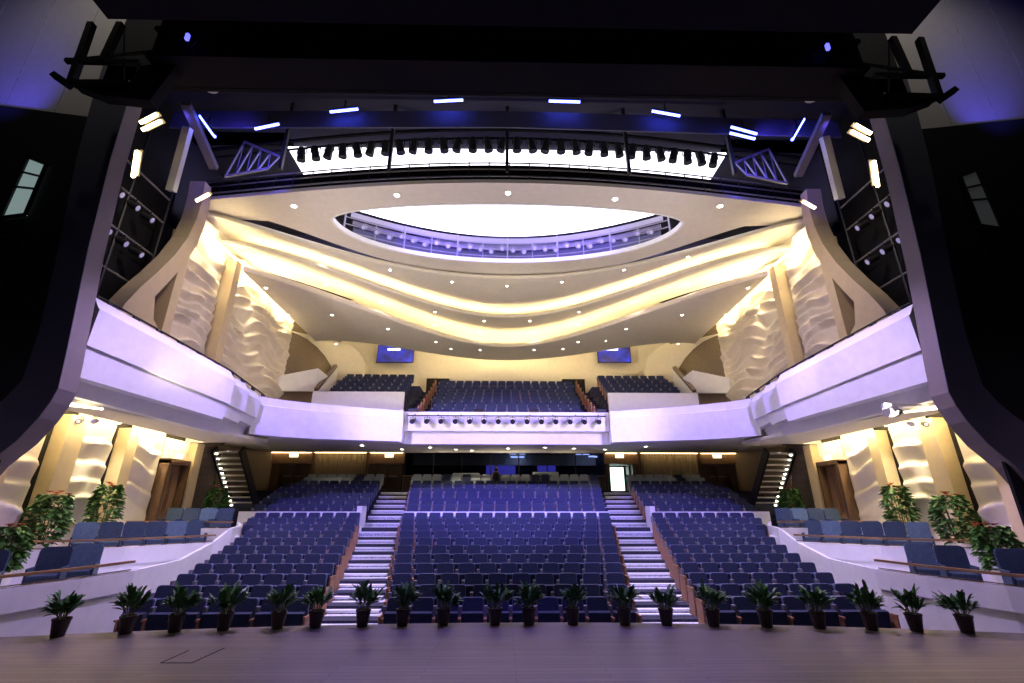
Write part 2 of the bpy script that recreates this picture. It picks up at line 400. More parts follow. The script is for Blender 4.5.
for t in spots_all:
    i, D, x, z, blk, k, nn = t
    if (i, blk, k) in ind_set:
        where = {'left': 'left-hand block', 'centre': 'centre block', 'right': 'right-hand block'}[blk]
        lab = f"blue theatre seat with wooden arms, {ORD[i+1]} row from stage, {where}, {ORD[k+1]} from left"
        if not used0[0]:
            o = seat0; used0[0] = True; o.location = (x, D, z); o['label'] = lab; o['group'] = f'theatre seats in the {where}'
        else: o = dup(seat0, None, (x, D, z), None, lab, f'theatre seats in the {where}')
        # row ends: wooden end panel facing the aisle (and the outer arm of the last seat)
        if (k == nn-1) or (blk == 'right' and k == 0) or (blk == 'centre' and k == 0):
            e = end0.copy(); COL.objects.link(e); e.parent = o
            if k == 0: e.scale = (-1, 1, 1)
            if not (blk == 'right' and k == nn-1): pass
    else:
        alt = (i >= 17 and ((blk != 'centre') or k % 5 != 3)) and (k % 7 != 5)
        rest.append((x, D, z, 1, alt))
bpy.data.objects.remove(end0)
merge_seats('theatre_seating', rest, 'far rows of blue theatre seats at the rear of the stalls', 'seating', SM)

# low white-capped divider behind the front section, and white end cheeks at the aisles
zt = row_z(21.9, 511.5)
mb = MB(); mb.box(-cen(21.3), cen(21.3), 21.86, 21.96, rows[10][1], zt)
for s in (-1, 1): mb.box(s*inn(22), s*11.6, 21.86, 21.96, rows[10][1], zt)
mb.build('wall_divider', M['parapet'], kind='structure')
for s in (-1, 1):
    mb = MB(); mb.box(s*6.2, s*6.42, 21.5, 22.2, rows[10][1], zt+0.22)
    mb.build('wall_aisle_cheek', M['parapet'], kind='structure')

# ================================================================ LOWER SIDE: terraces with boxes
WX = 13.6
ZS = 4.75
T1 = [(-10.8, 7.2), (-9.75, 8.4), (-9.25, 9.6), (-8.98, 11.0), (-8.93, 12.4)]
T2 = [(-12.4, 12.9), (-11.4, 13.45), (-10.6, 14.3), (-9.95, 15.5), (-9.5, 16.6)]
T3 = [(-13.4, 18.0), (-12.0, 17.75), (-10.6, 17.45), (-9.35, 17.2)]
def terrace(s, name, line, closing, zf, zr, zbase):
    """floor slab zf, fascia wall rising to zr-0.17 along line"""
    mb = MB()
    poly = [(s*abs(x), y, zf) for x, y in line+closing]
    mb.prism(poly, (0, 0, zbase-zf), 0)
    zt_ = zr-0.20
    for (x0, y0), (x1, y1) in zip(line[:-1], line[1:]):
        a = Vector((s*abs(x0), y0, 0)); b = Vector((s*abs(x1), y1, 0)); d = (b-a).normalized(); nrm = Vector((-d.y, d.x, 0))*(0.06*s); a = a-d*0.02; b = b+d*0.02
        q = [a-nrm, b-nrm, b+nrm, a+nrm]
        mb.prism([Vector((p.x, p.y, zbase)) for p in q], (0, 0, zt_-zbase), 0)
        nrm2 = nrm*1.7                                     # projecting upper band of the fascia
        q = [a-nrm2, b-nrm2, b+nrm2, a+nrm2]
        mb.prism([Vector((p.x, p.y, zt_-0.42)) for p in q], (0, 0, 0.42), 0)
    mb.build(name, M['parapet'], kind='structure')
def railing(s, line, zr, zb, label):
    e = empty('handrail', (s*abs(line[0][0]), line[0][1], zb), label, 'handrail', 'bronze handrails of the side boxes')
    off = Vector(e.location)
    mb = MB(); lb = MB()
    pts = [Vector((s*abs(x), y, zr)) - off for x, y in line]
    for a, b in zip(pts[:-1], pts[1:]):
        mb.bar(a, b+(b-a).normalized()*0.03, 0.10, ht=0.05); z_ = Vector((0, 0, zb-zr+0.03)); lb.bar(a+z_, b+z_, 0.03, ht=0.02)
    mb.build('top_rail', M['brass'], e); lb.build('bottom_rail', M['dwood'], e)
    L_ = [0]
    for a, b in zip(pts[:-1], pts[1:]): L_.append(L_[-1]+(b-a).length)
    k = 0.3
    while k < L_[-1]:
        j = max(q for q in range(len(L_)) if L_[q] <= k); j = min(j, len(pts)-2)
        p = pts[j].lerp(pts[j+1], (k-L_[j])/(L_[j+1]-L_[j]))
        MB().box(p.x-0.05, p.x+0.05, p.y-0.03, p.y+0.03, zb-zr, -0.01).build('post', M['dmetal'], e)
        k += 0.75
sidename = {-1: 'left', 1: 'right'}
for s in (-1, 1):
    terrace(s, 'wall_terrace_front', T1, [(-9.6, 16.0), (-13.7, 16.0), (-13.7, 7.2)], 0.30, 0.87, -1.0)
    terrace(s, 'wall_terrace_middle', T2, [(-9.62, 18.4), (-13.7, 18.4), (-13.7, 12.9)], 0.74, 1.27, -1.0)
    terrace(s, 'wall_terrace_rear', T3, [(-9.6, 18.4), (-10.2, 19.4), (-11.3, 21.3), (-11.6, 22.0), (-16, 22.0), (-16, 18.0)], 1.16, 1.66, -1.0)
    # stalls side wall under the boxes
    mb = MB()
    for (x0, y0, z0), (x1, y1, z1) in (((-8.93, 12.4, .66), (-9.2, 14.6, .72)), ((-9.2, 14.6, .72), (-9.5, 16.6, 1.07)), ((-9.5, 16.6, 1.07), (-9.35, 17.2, 1.46)), ((-9.35, 17.2, 1.46), (-10.1, 19.3, 1.5)), ((-10.1, 19.3, 1.5), (-11.3, 21.4, 1.6))):
        a = Vector((s*abs(x0), y0, 0)); b = Vector((s*abs(x1), y1, 0)); dd = (b-a).normalized(); nn_ = Vector((-dd.y, dd.x, 0))*0.05
        mb.add([(a-nn_).to_3d()+Vector((0,0,-1)), (b-nn_)+Vector((0,0,-1)), (b-nn_)+Vector((0,0,z1)), (a-nn_)+Vector((0,0,z0)),
                (a+nn_)+Vector((0,0,-1)), (b+nn_)+Vector((0,0,-1)), (b+nn_)+Vector((0,0,z1)), (a+nn_)+Vector((0,0,z0))],
               [(0,1,2,3),(4,5,6,7),(0,1,5,4),(1,2,6,5),(2,3,7,6),(3,0,4,7)])
    mb.build('wall_stalls_'+side(s), M['parapet'], kind='structure')
    sd = sidename[s]
    railing(s, T1, 0.87, 0.67, f'bronze handrail along the lowest {sd} side box nearest the stage')
    railing(s, T2, 1.27, 1.07, f'bronze handrail along the middle {sd} side box')
    railing(s, T3, 1.66, 1.46, f'bronze handrail along the highest {sd} side box by the door')
    # box chairs
    def chair(x, y, zf, ry, pale, lab):
        e = empty('box_chair', (s*abs(x), y, zf), lab, 'chair', f'upholstered chairs in the {sd} side boxes', rz=s*ry)
        b = MB(); rounded_slab(b, 0.50, 0.56, 0.10, 0.10, 0.38, r=0.07, tilt=0.14); b.build('backrest', M['boxfab2'] if pale else M['boxfab'], e, bevel=0.02)
        c = MB(); c.box(-0.235, 0.235, -0.34, 0.12, 0.30, 0.44); c.build('seat', M['boxfab'], e, bevel=0.03)
        for lx in (-1, 1):
            a = MB(); a.box(lx*0.25, lx*0.29, -0.32, 0.16, 0.12, 0.58); a.build('armrest', M['boxfab'], e, bevel=0.012)
        for lx in (-1, 1):
            for ly in (-0.28, 0.14):
                MB().tube((lx*0.24, ly, 0), (lx*0.24, ly, 0.31), 0.018, 6).build('leg', M['dmetal'], e)
    for k, (x, y, p) in enumerate([(-10.15, 10.15, 0), (-9.8, 11.2, 0), (-9.8, 12.05, 1)]):
        chair(x, y, 0.30, R(-28), p, f'slate blue chair in the lowest {sd} side box, {ORD[k+1]} from the stage')
    for k in range(6):
        chair(-12.0+0.32*k, 14.6+0.5*k, 0.74, R(-40), k in (0, 4), f'slate blue chair in the middle {sd} side box, {ORD[k+1]} from the stage')
    for k, (x, y, p) in enumerate([(-12.4, 18.75, 0), (-11.75, 18.7, 0), (-11.1, 18.65, 1), (-10.45, 18.6, 0)]):
        chair(x, y, 1.16, R(-6), p, f'blue chair in the highest {sd} side box, {ORD[k+1]} from the side wall')

# ---------------------------------------------------------------- relief walls
def relief(name, s, X, y0, y1, z0, z1, amp, sp, seed, mtl, res=0.07, lean=0.0, outline=None):
    ny = max(3, int((y1-y0)/res)); nz = int((z1-z0)/res)
    V = []; F = []
    for j in range(nz+1):
        z = z0+(z1-z0)*j/nz
        for i in range(ny+1):
            y = y0+(y1-y0)*i/ny
            zz = z if outline is None else z0+(outline(y)-z0)*j/nz
            wv = 0.30*math.sin(y*1.45+seed+0.9*zz)+0.75*noise.noise(Vector((y*0.5, zz*0.7, seed*3.1)))+0.06*math.sin(y*3.7+seed*2+zz)
            ph = (zz/sp + wv*0.9/sp*0.75)
            f = ph-math.floor(ph)
            saw = (f/0.84) if f < 0.84 else (1-f)/0.16
            saw = saw**1.2
            md = 0.12+2.4*abs(noise.noise(Vector((y*0.55+seed, math.floor(ph)*1.7, seed))))
            md = min(md, 1.1)*min(1.0, 0.35+min(y-y0, y1-y)*1.6)
            h = amp*saw*md
            V.append((s*(X-h-0.05), y, zz))
    for j in range(nz):
        for i in range(ny):
            a = j*(ny+1)+i; F.append((a, a+1, a+ny+2, a+ny+1))
    mb = MB(); mb.add(V, F)
    return mb.build(name, mtl, kind='structure', smooth=True)
for s in (-1, 1):
    sd = side(s)
    relief('wall_relief_lower_'+sd, s, WX, 9.0, 12.2, 0.0, ZS+0.42, 0.27, 0.75, 1.3, M['relief'])
    relief('wall_relief_lower_'+sd, s, WX, 13.0, 14.1, 0.0, ZS+0.42, 0.27, 0.75, 3.3, M['relief'])
    relief('wall_relief_lower_'+sd, s, WX, 14.95, 16.5, 0.2, ZS+0.42, 0.27, 0.72, 5.1, M['relief'])
    relief('wall_relief_lower_'+sd, s, WX, 17.2, 19.0, 0.7, ZS+0.42, 0.27, 0.72, 8.7, M['relief'])
    # pillars between the relief panels with a dark slot on the stage side
    for y0, yw in ((12.45, .55), (14.35, .6), (16.75, .45), (20.55, .5)):
        MB().box(s*(WX-0.42), s*(WX+0.2), y0, y0+yw, 0.1 if y0 < 20 else 1.0, ZS).build('pillar', M['tan'], kind='structure')
    mb = MB()
    mb.box(s*(WX+0.02), s*(WX+0.1), 7.0, 22.0, -1, ZS+0.5)
    mb.build('wall_lower_'+sd, M['darkgap'], kind='structure')
    # door recess
    dr = empty('door_%d' % (1 if s < 0 else 2), (s*(WX-0.05), 19.65, 1.16), None, None, kind='structure')
    f = MB()
    f.box(s*0.0, -s*0.38, -0.62, -0.46, 0, 2.75); f.box(0, -s*0.38, 0.62, 0.74, 0, 2.75); f.box(0, -s*0.38, -0.62, 0.74, 2.62, 2.8)
    f.build('frame', M['dwood'], dr)
    for q in (-1, 1):
        lf = MB(); lf.box(-s*0.02, -s*0.08, 0.08+q*0.27-0.26, 0.08+q*0.27+0.26, 0.02, 2.6); lf.box(-s*0.08, -s*0.10, 0.08+q*0.27-0.18, 0.08+q*0.27+0.18, 0.3, 2.3)
        l_ = lf.build('leaf', M['mwood'], dr)
        MB().tube((-s*0.16, 0.08+q*0.07, 0.8), (-s*0.16, 0.08+q*0.07, 1.7), 0.02).build('handle', M['brass'], l_)
    x_ = s*(WX-0.45)
    ex = MB(); ex.box(x_, x_+s*0.04, 19.35, 19.75, 4.0, 4.18)
    ex.build('exit_sign', M['exit'], label=f'small lit exit sign above the {sd} side door', cat='sign', group='lit exit signs')
    MB().box(s*(WX-0.14), s*(WX+0.02), 19.0, 20.5, 3.95, ZS).build('wall_over_door_'+sd, M['relief'], kind='structure')
    MB().box(s*(WX-0.12), s*(WX+0.02), 20.42, 20.55, 1.1, 3.95).build('trim_2', M['darkgap'], kind='structure')
    # niche behind, with slatted brown wall and open stair
    mb = MB(); mb.box(s*(WX+0.0), s*(WX+0.12), 21.05, 23.0, 1.0, 5.4); mb.box(s*14.6, s*14.7, 23, 30.6, 1, 5.7); mb.box(s*13.5, s*14.7, 22.98, 23.08, 1, 5.5)
    for k in range(14): mb.box(s*(WX+0.0), s*(WX-0.05), 21.1, 22.98, 1.3+k*0.29, 1.3+k*0.29+0.18)
    mb.build('wall_slatted_'+sd, M['brownwall'], kind='structure')
    st = empty('staircase', (s*12.85, 24.6, 2.2), f'open staircase with lit stringer climbing to the balcony on the {sd}', 'staircase', 'balcony staircases')
    top = Vector((-s*0.35*-1, -2.3, 2.65)); bot = Vector((0, 0, 0.1))
    top = Vector((s*0.0, -2.3, 2.5))
    for q in (-1, 1):
        b_ = MB(); b_.bar(bot+Vector((q*0.62, 0, 0)), top+Vector((q*0.62, 0, 0)), 0.09, ht=0.42); b_.build('stringer', M['dmetal'], st)
    for k in range(10):
        p = bot.lerp(top, (k+.5)/10)
        MB().box(p.x-0.58, p.x+0.58, p.y-0.17, p.y+0.17, p.z-0.03, p.z+0.03).build('tread', M['cream'], st)
    for k in range(12):
        p = bot.lerp(top, (k+.5)/12)+Vector((s*0.54, 0, -0.10))
        MB().box(p.x-0.035, p.x+0.035, p.y-0.05, p.y+0.05, p.z-0.03, p.z+0.03).build('step_light', M['led'], st)

# ---------------------------------------------------------------- tall plants on the terraces
def leaf_blade(mb, base, dirv, length, wid, droop, mi=0):
    d = Vector(dirv).normalized(); up = Vector((0, 0, 1)); sx = d.cross(up)
    if sx.length < 0.05: sx = Vector((1, 0, 0))
    sx.normalize(); pts = []
    for k, (t, wf) in enumerate(((0, .25), (.3, .9), (.6, 1.0), (.85, .55), (1, .02))):
        c = Vector(base)+d*length*t+Vector((0, 0, -droop*length*t*t)); fold = Vector((0, 0, 0.12*wid*wf))
        pts += [c-sx*wid*wf/2+fold, c-fold, c+sx*wid*wf/2+fold]
    fs = []
    for k in range(4):
        fs += [(k*3, k*3+1, k*3+4, k*3+3), (k*3+1, k*3+2, k*3+5, k*3+4)]
    mb.add(pts, fs, mi)
def tall_plant(x, y, z, h, wdt, label, pot='w', flowers=5):
    e = empty('potted_shrub', (x, y, z), label, 'plant', 'flowering shrubs along the side boxes')
    ph = 0.42
    p = MB(); p.lathe((0, 0, 0), [(0.20, 0), (0.27, ph*0.6), (0.29, ph), (0.26, ph), (0.25, ph-0.05)], 16)
    p.build('planter', M['wpot'], e, smooth=False)
    MB().lathe((0, 0, 0), [(0.25, ph-0.05), (0.1, ph-0.03)], 12).build('soil', M['soil'], e)
    stb = MB(); fo = MB(); fl = MB(); rnd = random.Random(int(abs(x*100)+y*10))
    for k in range(7):
        a = rnd.uniform(0, 6.28); stb.tube((0.05*math.cos(a), 0.05*math.sin(a), ph-0.05), (0.5*wdt*math.cos(a)*.6, 0.5*wdt*math.sin(a)*.6, ph+h*0.75), 0.012, 5)
    for k in range(520):
        zz = rnd.random()**0.9; rr = wdt*0.5*(0.55+0.45*math.sin(zz*2.9+0.2))*math.sqrt(rnd.uniform(0.3, 1)); a = rnd.uniform(0, 6.28)
        b = (rr*math.cos(a)*.9, rr*math.sin(a)*.9, ph+zz*h*0.92)
        leaf_blade(fo, b, (math.cos(a), math.sin(a), rnd.uniform(-0.1, 0.9)), rnd.uniform(0.15, 0.24), rnd.uniform(0.11, 0.16), 0.5)
    for k in range(flowers):
        a = rnd.uniform(0, 6.28); r_ = wdt*0.4*rnd.random(); c = Vector((r_*math.cos(a), r_*math.sin(a), ph+h*rnd.uniform(0.86, 1.0)))
        for q in range(7):
            aa = q*0.9; leaf_blade(fl, c, (math.cos(aa), math.sin(aa), 0.7), 0.12, 0.07, 0.2, q % 2)
    stb.build('stems', M['stem'], e); fo.build('foliage', M['leaf2'], e); fl.build('flowers', [M['flower'], M['flower2']], e)
for s in (-1, 1):
    sd = side(s)
    yy = [PX(6, 545, -11.4).y, PX(42, 540, -12.7).y, PX(106, 505, -12.75).y, PX(218, 495, -12.4).y]
    tall_plant(s*11.4, yy[0], 0.30, 1.0, 0.75, f'bushy red-flowered plant beside the lowest {sd} box, nearest the stage')
    tall_plant(s*12.7, yy[1], 0.74, 1.35, 0.95, f'tall leafy plant in white planter at the {sd} relief wall')
    tall_plant(s*12.75, yy[2], 0.74, 1.75, 0.85, f'tall leafy plant with orange flowers beside the second {sd} pillar')
    tall_plant(s*12.4, yy[3], 1.16, 1.5, 0.85, f'bright flowering plant before the {sd} slatted wall by the stair', flowers=9)

# ---------------------------------------------------------------- potted plants on the stage edge
def stage_plant(x, y, k, label):
    rnd = random.Random(k*17+3)
    e = empty('potted_plant', (x, y, 0), label, 'plant', 'potted plants along the stage edge')
    sz = rnd.uniform(0.93, 1.07)
    p = MB(); p.lathe((0, 0, 0), [(0.095, 0), (0.13, 0.24), (0.14, 0.25), (0.14, 0.28), (0.12, 0.28), (0.115, 0.25)], 14); p.build('pot', M['pot'], e)
    MB().lathe((0, 0, 0), [(0.115, 0.25), (0.03, 0.262)], 10).build('soil', M['soil'], e)
    fo = MB(); st = MB(); ns = rnd.randint(17, 21)
    lx = rnd.uniform(-0.12, 0.12)
    for q in range(ns):
        a = q*2.39+rnd.uniform(-.3, .3); t = rnd.uniform(0.15, 1.0); hh = rnd.uniform(0.14, 0.34)*(1.25-0.5*t)*sz
        r_ = 0.05+0.19*t
        top = Vector((r_*math.cos(a)+lx*.3, r_*math.sin(a), 0.27+hh)); base = Vector((0.03*math.cos(a), 0.03*math.sin(a), 0.25))
        st.tube(base, top, 0.006, 4)
        for m_ in range(9):
            aa = a+rnd.uniform(-1.1, 1.1)
            leaf_blade(fo, base.lerp(top, rnd.uniform(0.45, 1)), (math.cos(aa)*t+lx, math.sin(aa)*t, rnd.uniform(0.35, 1.5)), rnd.uniform(0.15, 0.26)*sz, rnd.uniform(0.05, 0.075), rnd.uniform(0.1, 0.5))
    st.build('stems', M['stem'], e); fo.build('foliage', M['leaf'], e)
pots = [57, 125, 174, 223, 277, 315, 362, 402, 443, 495, 529, 573, 625, 667, 714, 767, 820, 872, 917, 968]
for k, px in enumerate(pots):
    yb = 626.5 + 5.5*abs((px-512)/455)**1.6
    lo, hi = 600.0, 660.0
    for _ in range(30):
        mid = (lo+hi)/2; p = PZ(px, mid, 0.0)
        if p.y > STAGE_E(p.x)-0.18: lo = mid
        else: hi = mid
    stage_plant(p.x, p.y, k, f'green broad-leaved plant in dark pot, {ORD[k+1]} from left along stage edge')

# ================================================================ BALCONY: parapets
def parapet_path(name, pts, profile, mtl, closed=True):
    """pts list of (x,y, zt, zb); profile(zt,zb) -> list of (outward offset, z)"""
    secs = []
    for k, (x, y, zt_, zb) in enumerate(pts):
        a = Vector(pts[max(0, k-1)][:2]); b = Vector(pts[min(len(pts)-1, k+1)][:2]); d = (b-a).normalized(); nrm = Vector((d.y, -d.x))
        secs.append([Vector((x+nrm.x*o, y+nrm.y*o, z)) for o, z in profile(zt_, zb)])
    mb = MB(); mb.sweep(secs, closed); return mb.build(name, mtl, kind='structure')
# centre front, with set-back lower band
xc = 4.78
parapet_path('wall_parapet_centre', [(x, 22.0-0.0*x*x, 6.42, 4.95) for x in (-xc, xc)],
    lambda t, b: [(0.0, t), (0.0, t-0.12), (0.06, t-0.14), (0.06, t-0.90), (-0.22, t-0.92), (-0.22, b), (-0.5, b), (-0.5, t-0.9), (-0.25, t-0.8), (-0.25, t)], M['parapet'])
for s in (-1, 1):
    sd = side(s)
    pw = [(s*4.80, 21.75, 6.42, 4.98), (s*6.6, 21.35, 6.46, 4.98), (s*8.4, 20.75, 6.50, 4.95), (s*9.6, 20.15, 6.52, 4.95), (s*10.0, 19.8, 6.52, 4.95), (s*10.5, 19.3, 6.54, 4.93)]
    if s < 0: pw = pw[::-1]
    parapet_path('wall_parapet_wing_'+sd, pw, lambda t, b: [(0, t), (0.0, t-0.32), (0.14, t-0.36), (0.14, b+0.0), (-0.35, b), (-0.35, b+0.1), (-0.2, b+.2), (-0.2, t)], M['parapet'])
    MB().box(s*4.8, s*4.86, 21.6, 22.3, 4.95, 6.4).build('wall_parapet_end_'+sd, M['parapet'], kind='structure')
    # side balcony: stepped lacquered parapet segments from wing to proscenium
    tf = lambda Y: 6.5+(20.0-Y)/(20.0-12.2)*0.98
    xf = lambda Y: 10.0+(20.0-Y)/(20.0-12.2)*1.65
    segs = [(20.1, 18.9, 0.0), (19.1, 17.9, 0.13), (18.1, 16.7, 0.26), (17.0, 11.9, 0.40)]
    mb = MB()
    for q, (ya, yb, o) in enumerate(segs):
        N = 12; secs = []
        for k in range(N+1):
            Y = ya+(yb-ya)*k/N; t = tf(Y); X = xf(Y)+0.34-o*1.75
            low = 4.86-0.06*q+0.20*k/N
            th = t-low
            secs.append([Vector((s*(X+a), Y, z)) for a, z in ((0.05, t), (-0.02, t-0.10), (-0.16, t-0.34), (-0.20, t-0.36), (-0.16, t-0.34-0.40*th), (-0.10, t-0.34-0.40*th-0.01), (-0.02, low+0.42), (0.20, low+0.38), (0.34, low), (0.6, low), (0.6, t))])
        m1 = MB(); m1.sweep(secs, True); m1.build('wall_parapet_side_'+sd, M['parapet'], kind='structure')
    # handrail pipe above the side parapet
    hr = empty('handrail', (s*xf(19.5), 19.5, tf(19.5)), f'black handrail capping the {sd} side balcony front', 'handrail')
    hb = MB(); lastp = None
    for k in range(20):
        Y = 19.6-7.6*k/19; p = Vector((s*(xf(Y)+float(np.interp(Y, [11.9, 17, 20], [-0.27, -0.22, 0.30]))), Y, tf(max(Y, 12.2))+0.10)) - hr.location
        if lastp: hb.tube(lastp, p, 0.03, 6)
        lastp = p
        if k % 2 == 0: MB().box(p.x-0.03, p.x+0.03, p.y-0.12, p.y+0.12, p.z-0.12, p.z).build('bracket', M['dmetal'], hr)
    hb.build('rail', M['dmetal'], hr)
    # soffits
    mb = MB()
    mb.prism([(s*(xf(Y)+0.25), Y, ZS) for Y in (20.4, 19, 17, 15, 13, 12.0)]+[(s*(WX-0.82), 12.0, ZS), (s*(WX-0.82), 20.4, ZS)], (0, 0, 0.12))
    mb.box(s*(WX-0.82), s*(WX+.2), 12.0, 20.4, ZS+0.42, ZS+0.5); mb.box(s*(WX-0.84), s*(WX-0.80), 12.0, 20.4, ZS, ZS+0.45)
    mb.box(s*10.2, s*16, 20.38, 20.42, ZS, ZS+0.27)
    mb.build('ceiling_soffit_'+sd, M['cream'], kind='structure')
    # side balcony floor
    MB().prism([(s*(xf(Y)+0.35), Y, ZS+0.95) for Y in (20.4, 19, 17, 15, 13, 12.1)]+[(s*13.2, 12.1, ZS+.95), (s*13.2, 26, ZS+.95), (s*10.35, 26, ZS+.95)], (0, 0, 0.1)).build('floor_balcony_'+sd, M['carpet'], kind='structure')
# rear soffit rising to the back wall
mb = MB()
v = [(-10.2, 20.4, 4.98), (-4.8, 22.3, 4.98), (4.8, 22.3, 4.98), (10.2, 20.4, 4.98), (14.8, 20.4, 5.05), (14.8, 31, 5.55), (-14.8, 31, 5.55), (-14.8, 20.4, 5.05)]
mb.add(v + [(a, b, c+0.12) for a, b, c in v], [(0,1,6,7), (1,2,5,6), (2,3,4,5), (8,9,14,15), (9,10,13,14), (10,11,12,13), (0,1,9,8), (1,2,10,9), (2,3,11,10)])
mb.build('ceiling_soffit_rear', M['cream'], kind='structure')

# ---- balcony rake
BR = [(23.6+0.9*i, row_z(23.6+0.9*i, 409.0-(409.0-380.5)*i/8)-0.95) for i in range(9)]
mb = MB()
for i, (D, z) in enumerate(BR): mb.box(-5.8, 5.8, D-0.5, (D+0.4) if i < 8 else 33, 5.7, z)
mb.build('floor_balcony_centre', M['carpet'], kind='structure')
bst = []
for i, (D, z) in enumerate(BR):
    hw = 4.05+0.08*i*0.9; nn = int(2*hw/W)
    for k in range(nn): bst.append(((k-(nn-1)/2)*W, D, z, 1, False))
SR = [(25.5+0.9*i, row_z(25.5+0.9*i, 393-(393-374.5)*i/5)-0.95) for i in range(6)]
for s in (-1, 1):
    sd = side(s)
    mb = MB()
    for i, (D, z) in enumerate(SR): mb.box(s*5.55, s*(11.2), D-0.5, D+0.4 if i < 5 else 33, 5.7, z)
    mb.build('floor_balcony_wing_'+sd, M['carpet'], kind='structure')
    for i, (D, z) in enumerate(SR):
        a, b = 5.75+0.06*i, 10.0+0.20*i; nn = int((b-a)/W)
        for k in range(nn): bst.append((s*(a+W*(k+.5)), D, z, 1, False))
    for k in range(9):
        x = 5.4+0.56*k; y = 22.1-0.10*k-0.012*k*k
        bst.append((s*x, y+0.35, 5.62, 1, False))
    # front wall of the side block, slanted outer cheek, stepped white block
    zt_ = row_z(24.8, 392.5)
    mb = MB(); pA = PY(272 if 0 else 312, 400, 24.8)
    mb.box(s*5.5, s*(abs(pA.x)), 24.75, 24.95, 5.8, zt_); mb.build('wall_block_front_'+sd, M['parapet'], kind='structure')
    c = [Vector((s*10.12, 24.8, 5.8)), Vector((s*10.12, 24.8, zt_)), Vector((s*11.3, 30.5, SR[-1][1]+1.5)), Vector((s*11.3, 30.5, 5.8))]
    mb = MB(); mb.prism(c, (s*0.25, 0, 0)); mb.build('wall_block_cheek_'+sd, M['parapet'], kind='structure')
    hr = MB(); hr.bar((s*10.24, 24.8, zt_+0.12), (s*11.42, 30.4, SR[-1][1]+1.62), 0.2, ht=0.16)
    hr.build('handrail', M['dwood'], label=f'sloping dark timber handrail beside the {sd} upper seating block', cat='handrail', group='sloping balcony handrails')
    z1 = row_z(25.6, 371); z2 = row_z(25.6, 392)
    mb = MB(); mb.prism([(s*10.62, 25.6, z2), (s*10.62, 25.6, z1+.1), (s*12.75, 25.6, z1-0.35), (s*12.75, 25.6, z2)], (0, 1.5, 0))
    mb.build('wall_stepped_block_'+sd, M['parapet'], kind='structure')
    MB().box(s*10.65, s*12.8, 25.8, 27, 5.7, z2).build('wall_block_base_'+sd, M['brownwall'], kind='structure')
    # aisle steps between blocks
    ast = empty('floor_balcony_steps', (0, 0, 0), None, None, kind='structure'); mb = MB()
    for i, (D, z) in enumerate(BR):
        zp = BR[i-1][1] if i else z-0.3
        mb.box(s*4.75, s*5.5, D-0.5, D, zp, (z+zp)/2+0.02); mb.box(s*4.75, s*5.5, D-0.06, D+0.45, zp, z+0.02)
    mb.build('step', M['step'], ast)
    # end panels beside the balcony aisle
    for i, (D, z) in enumerate(BR):
        MB().box(s*(4.55+0.02*i), s*(4.62+0.02*i), D-0.25, D+0.2, z, z+0.9).build('trim_3', M['wood'], kind='structure')
merge_seats('balcony_seating', bst, 'dark blue theatre seats filling the raked upper balcony', 'seating', SM)

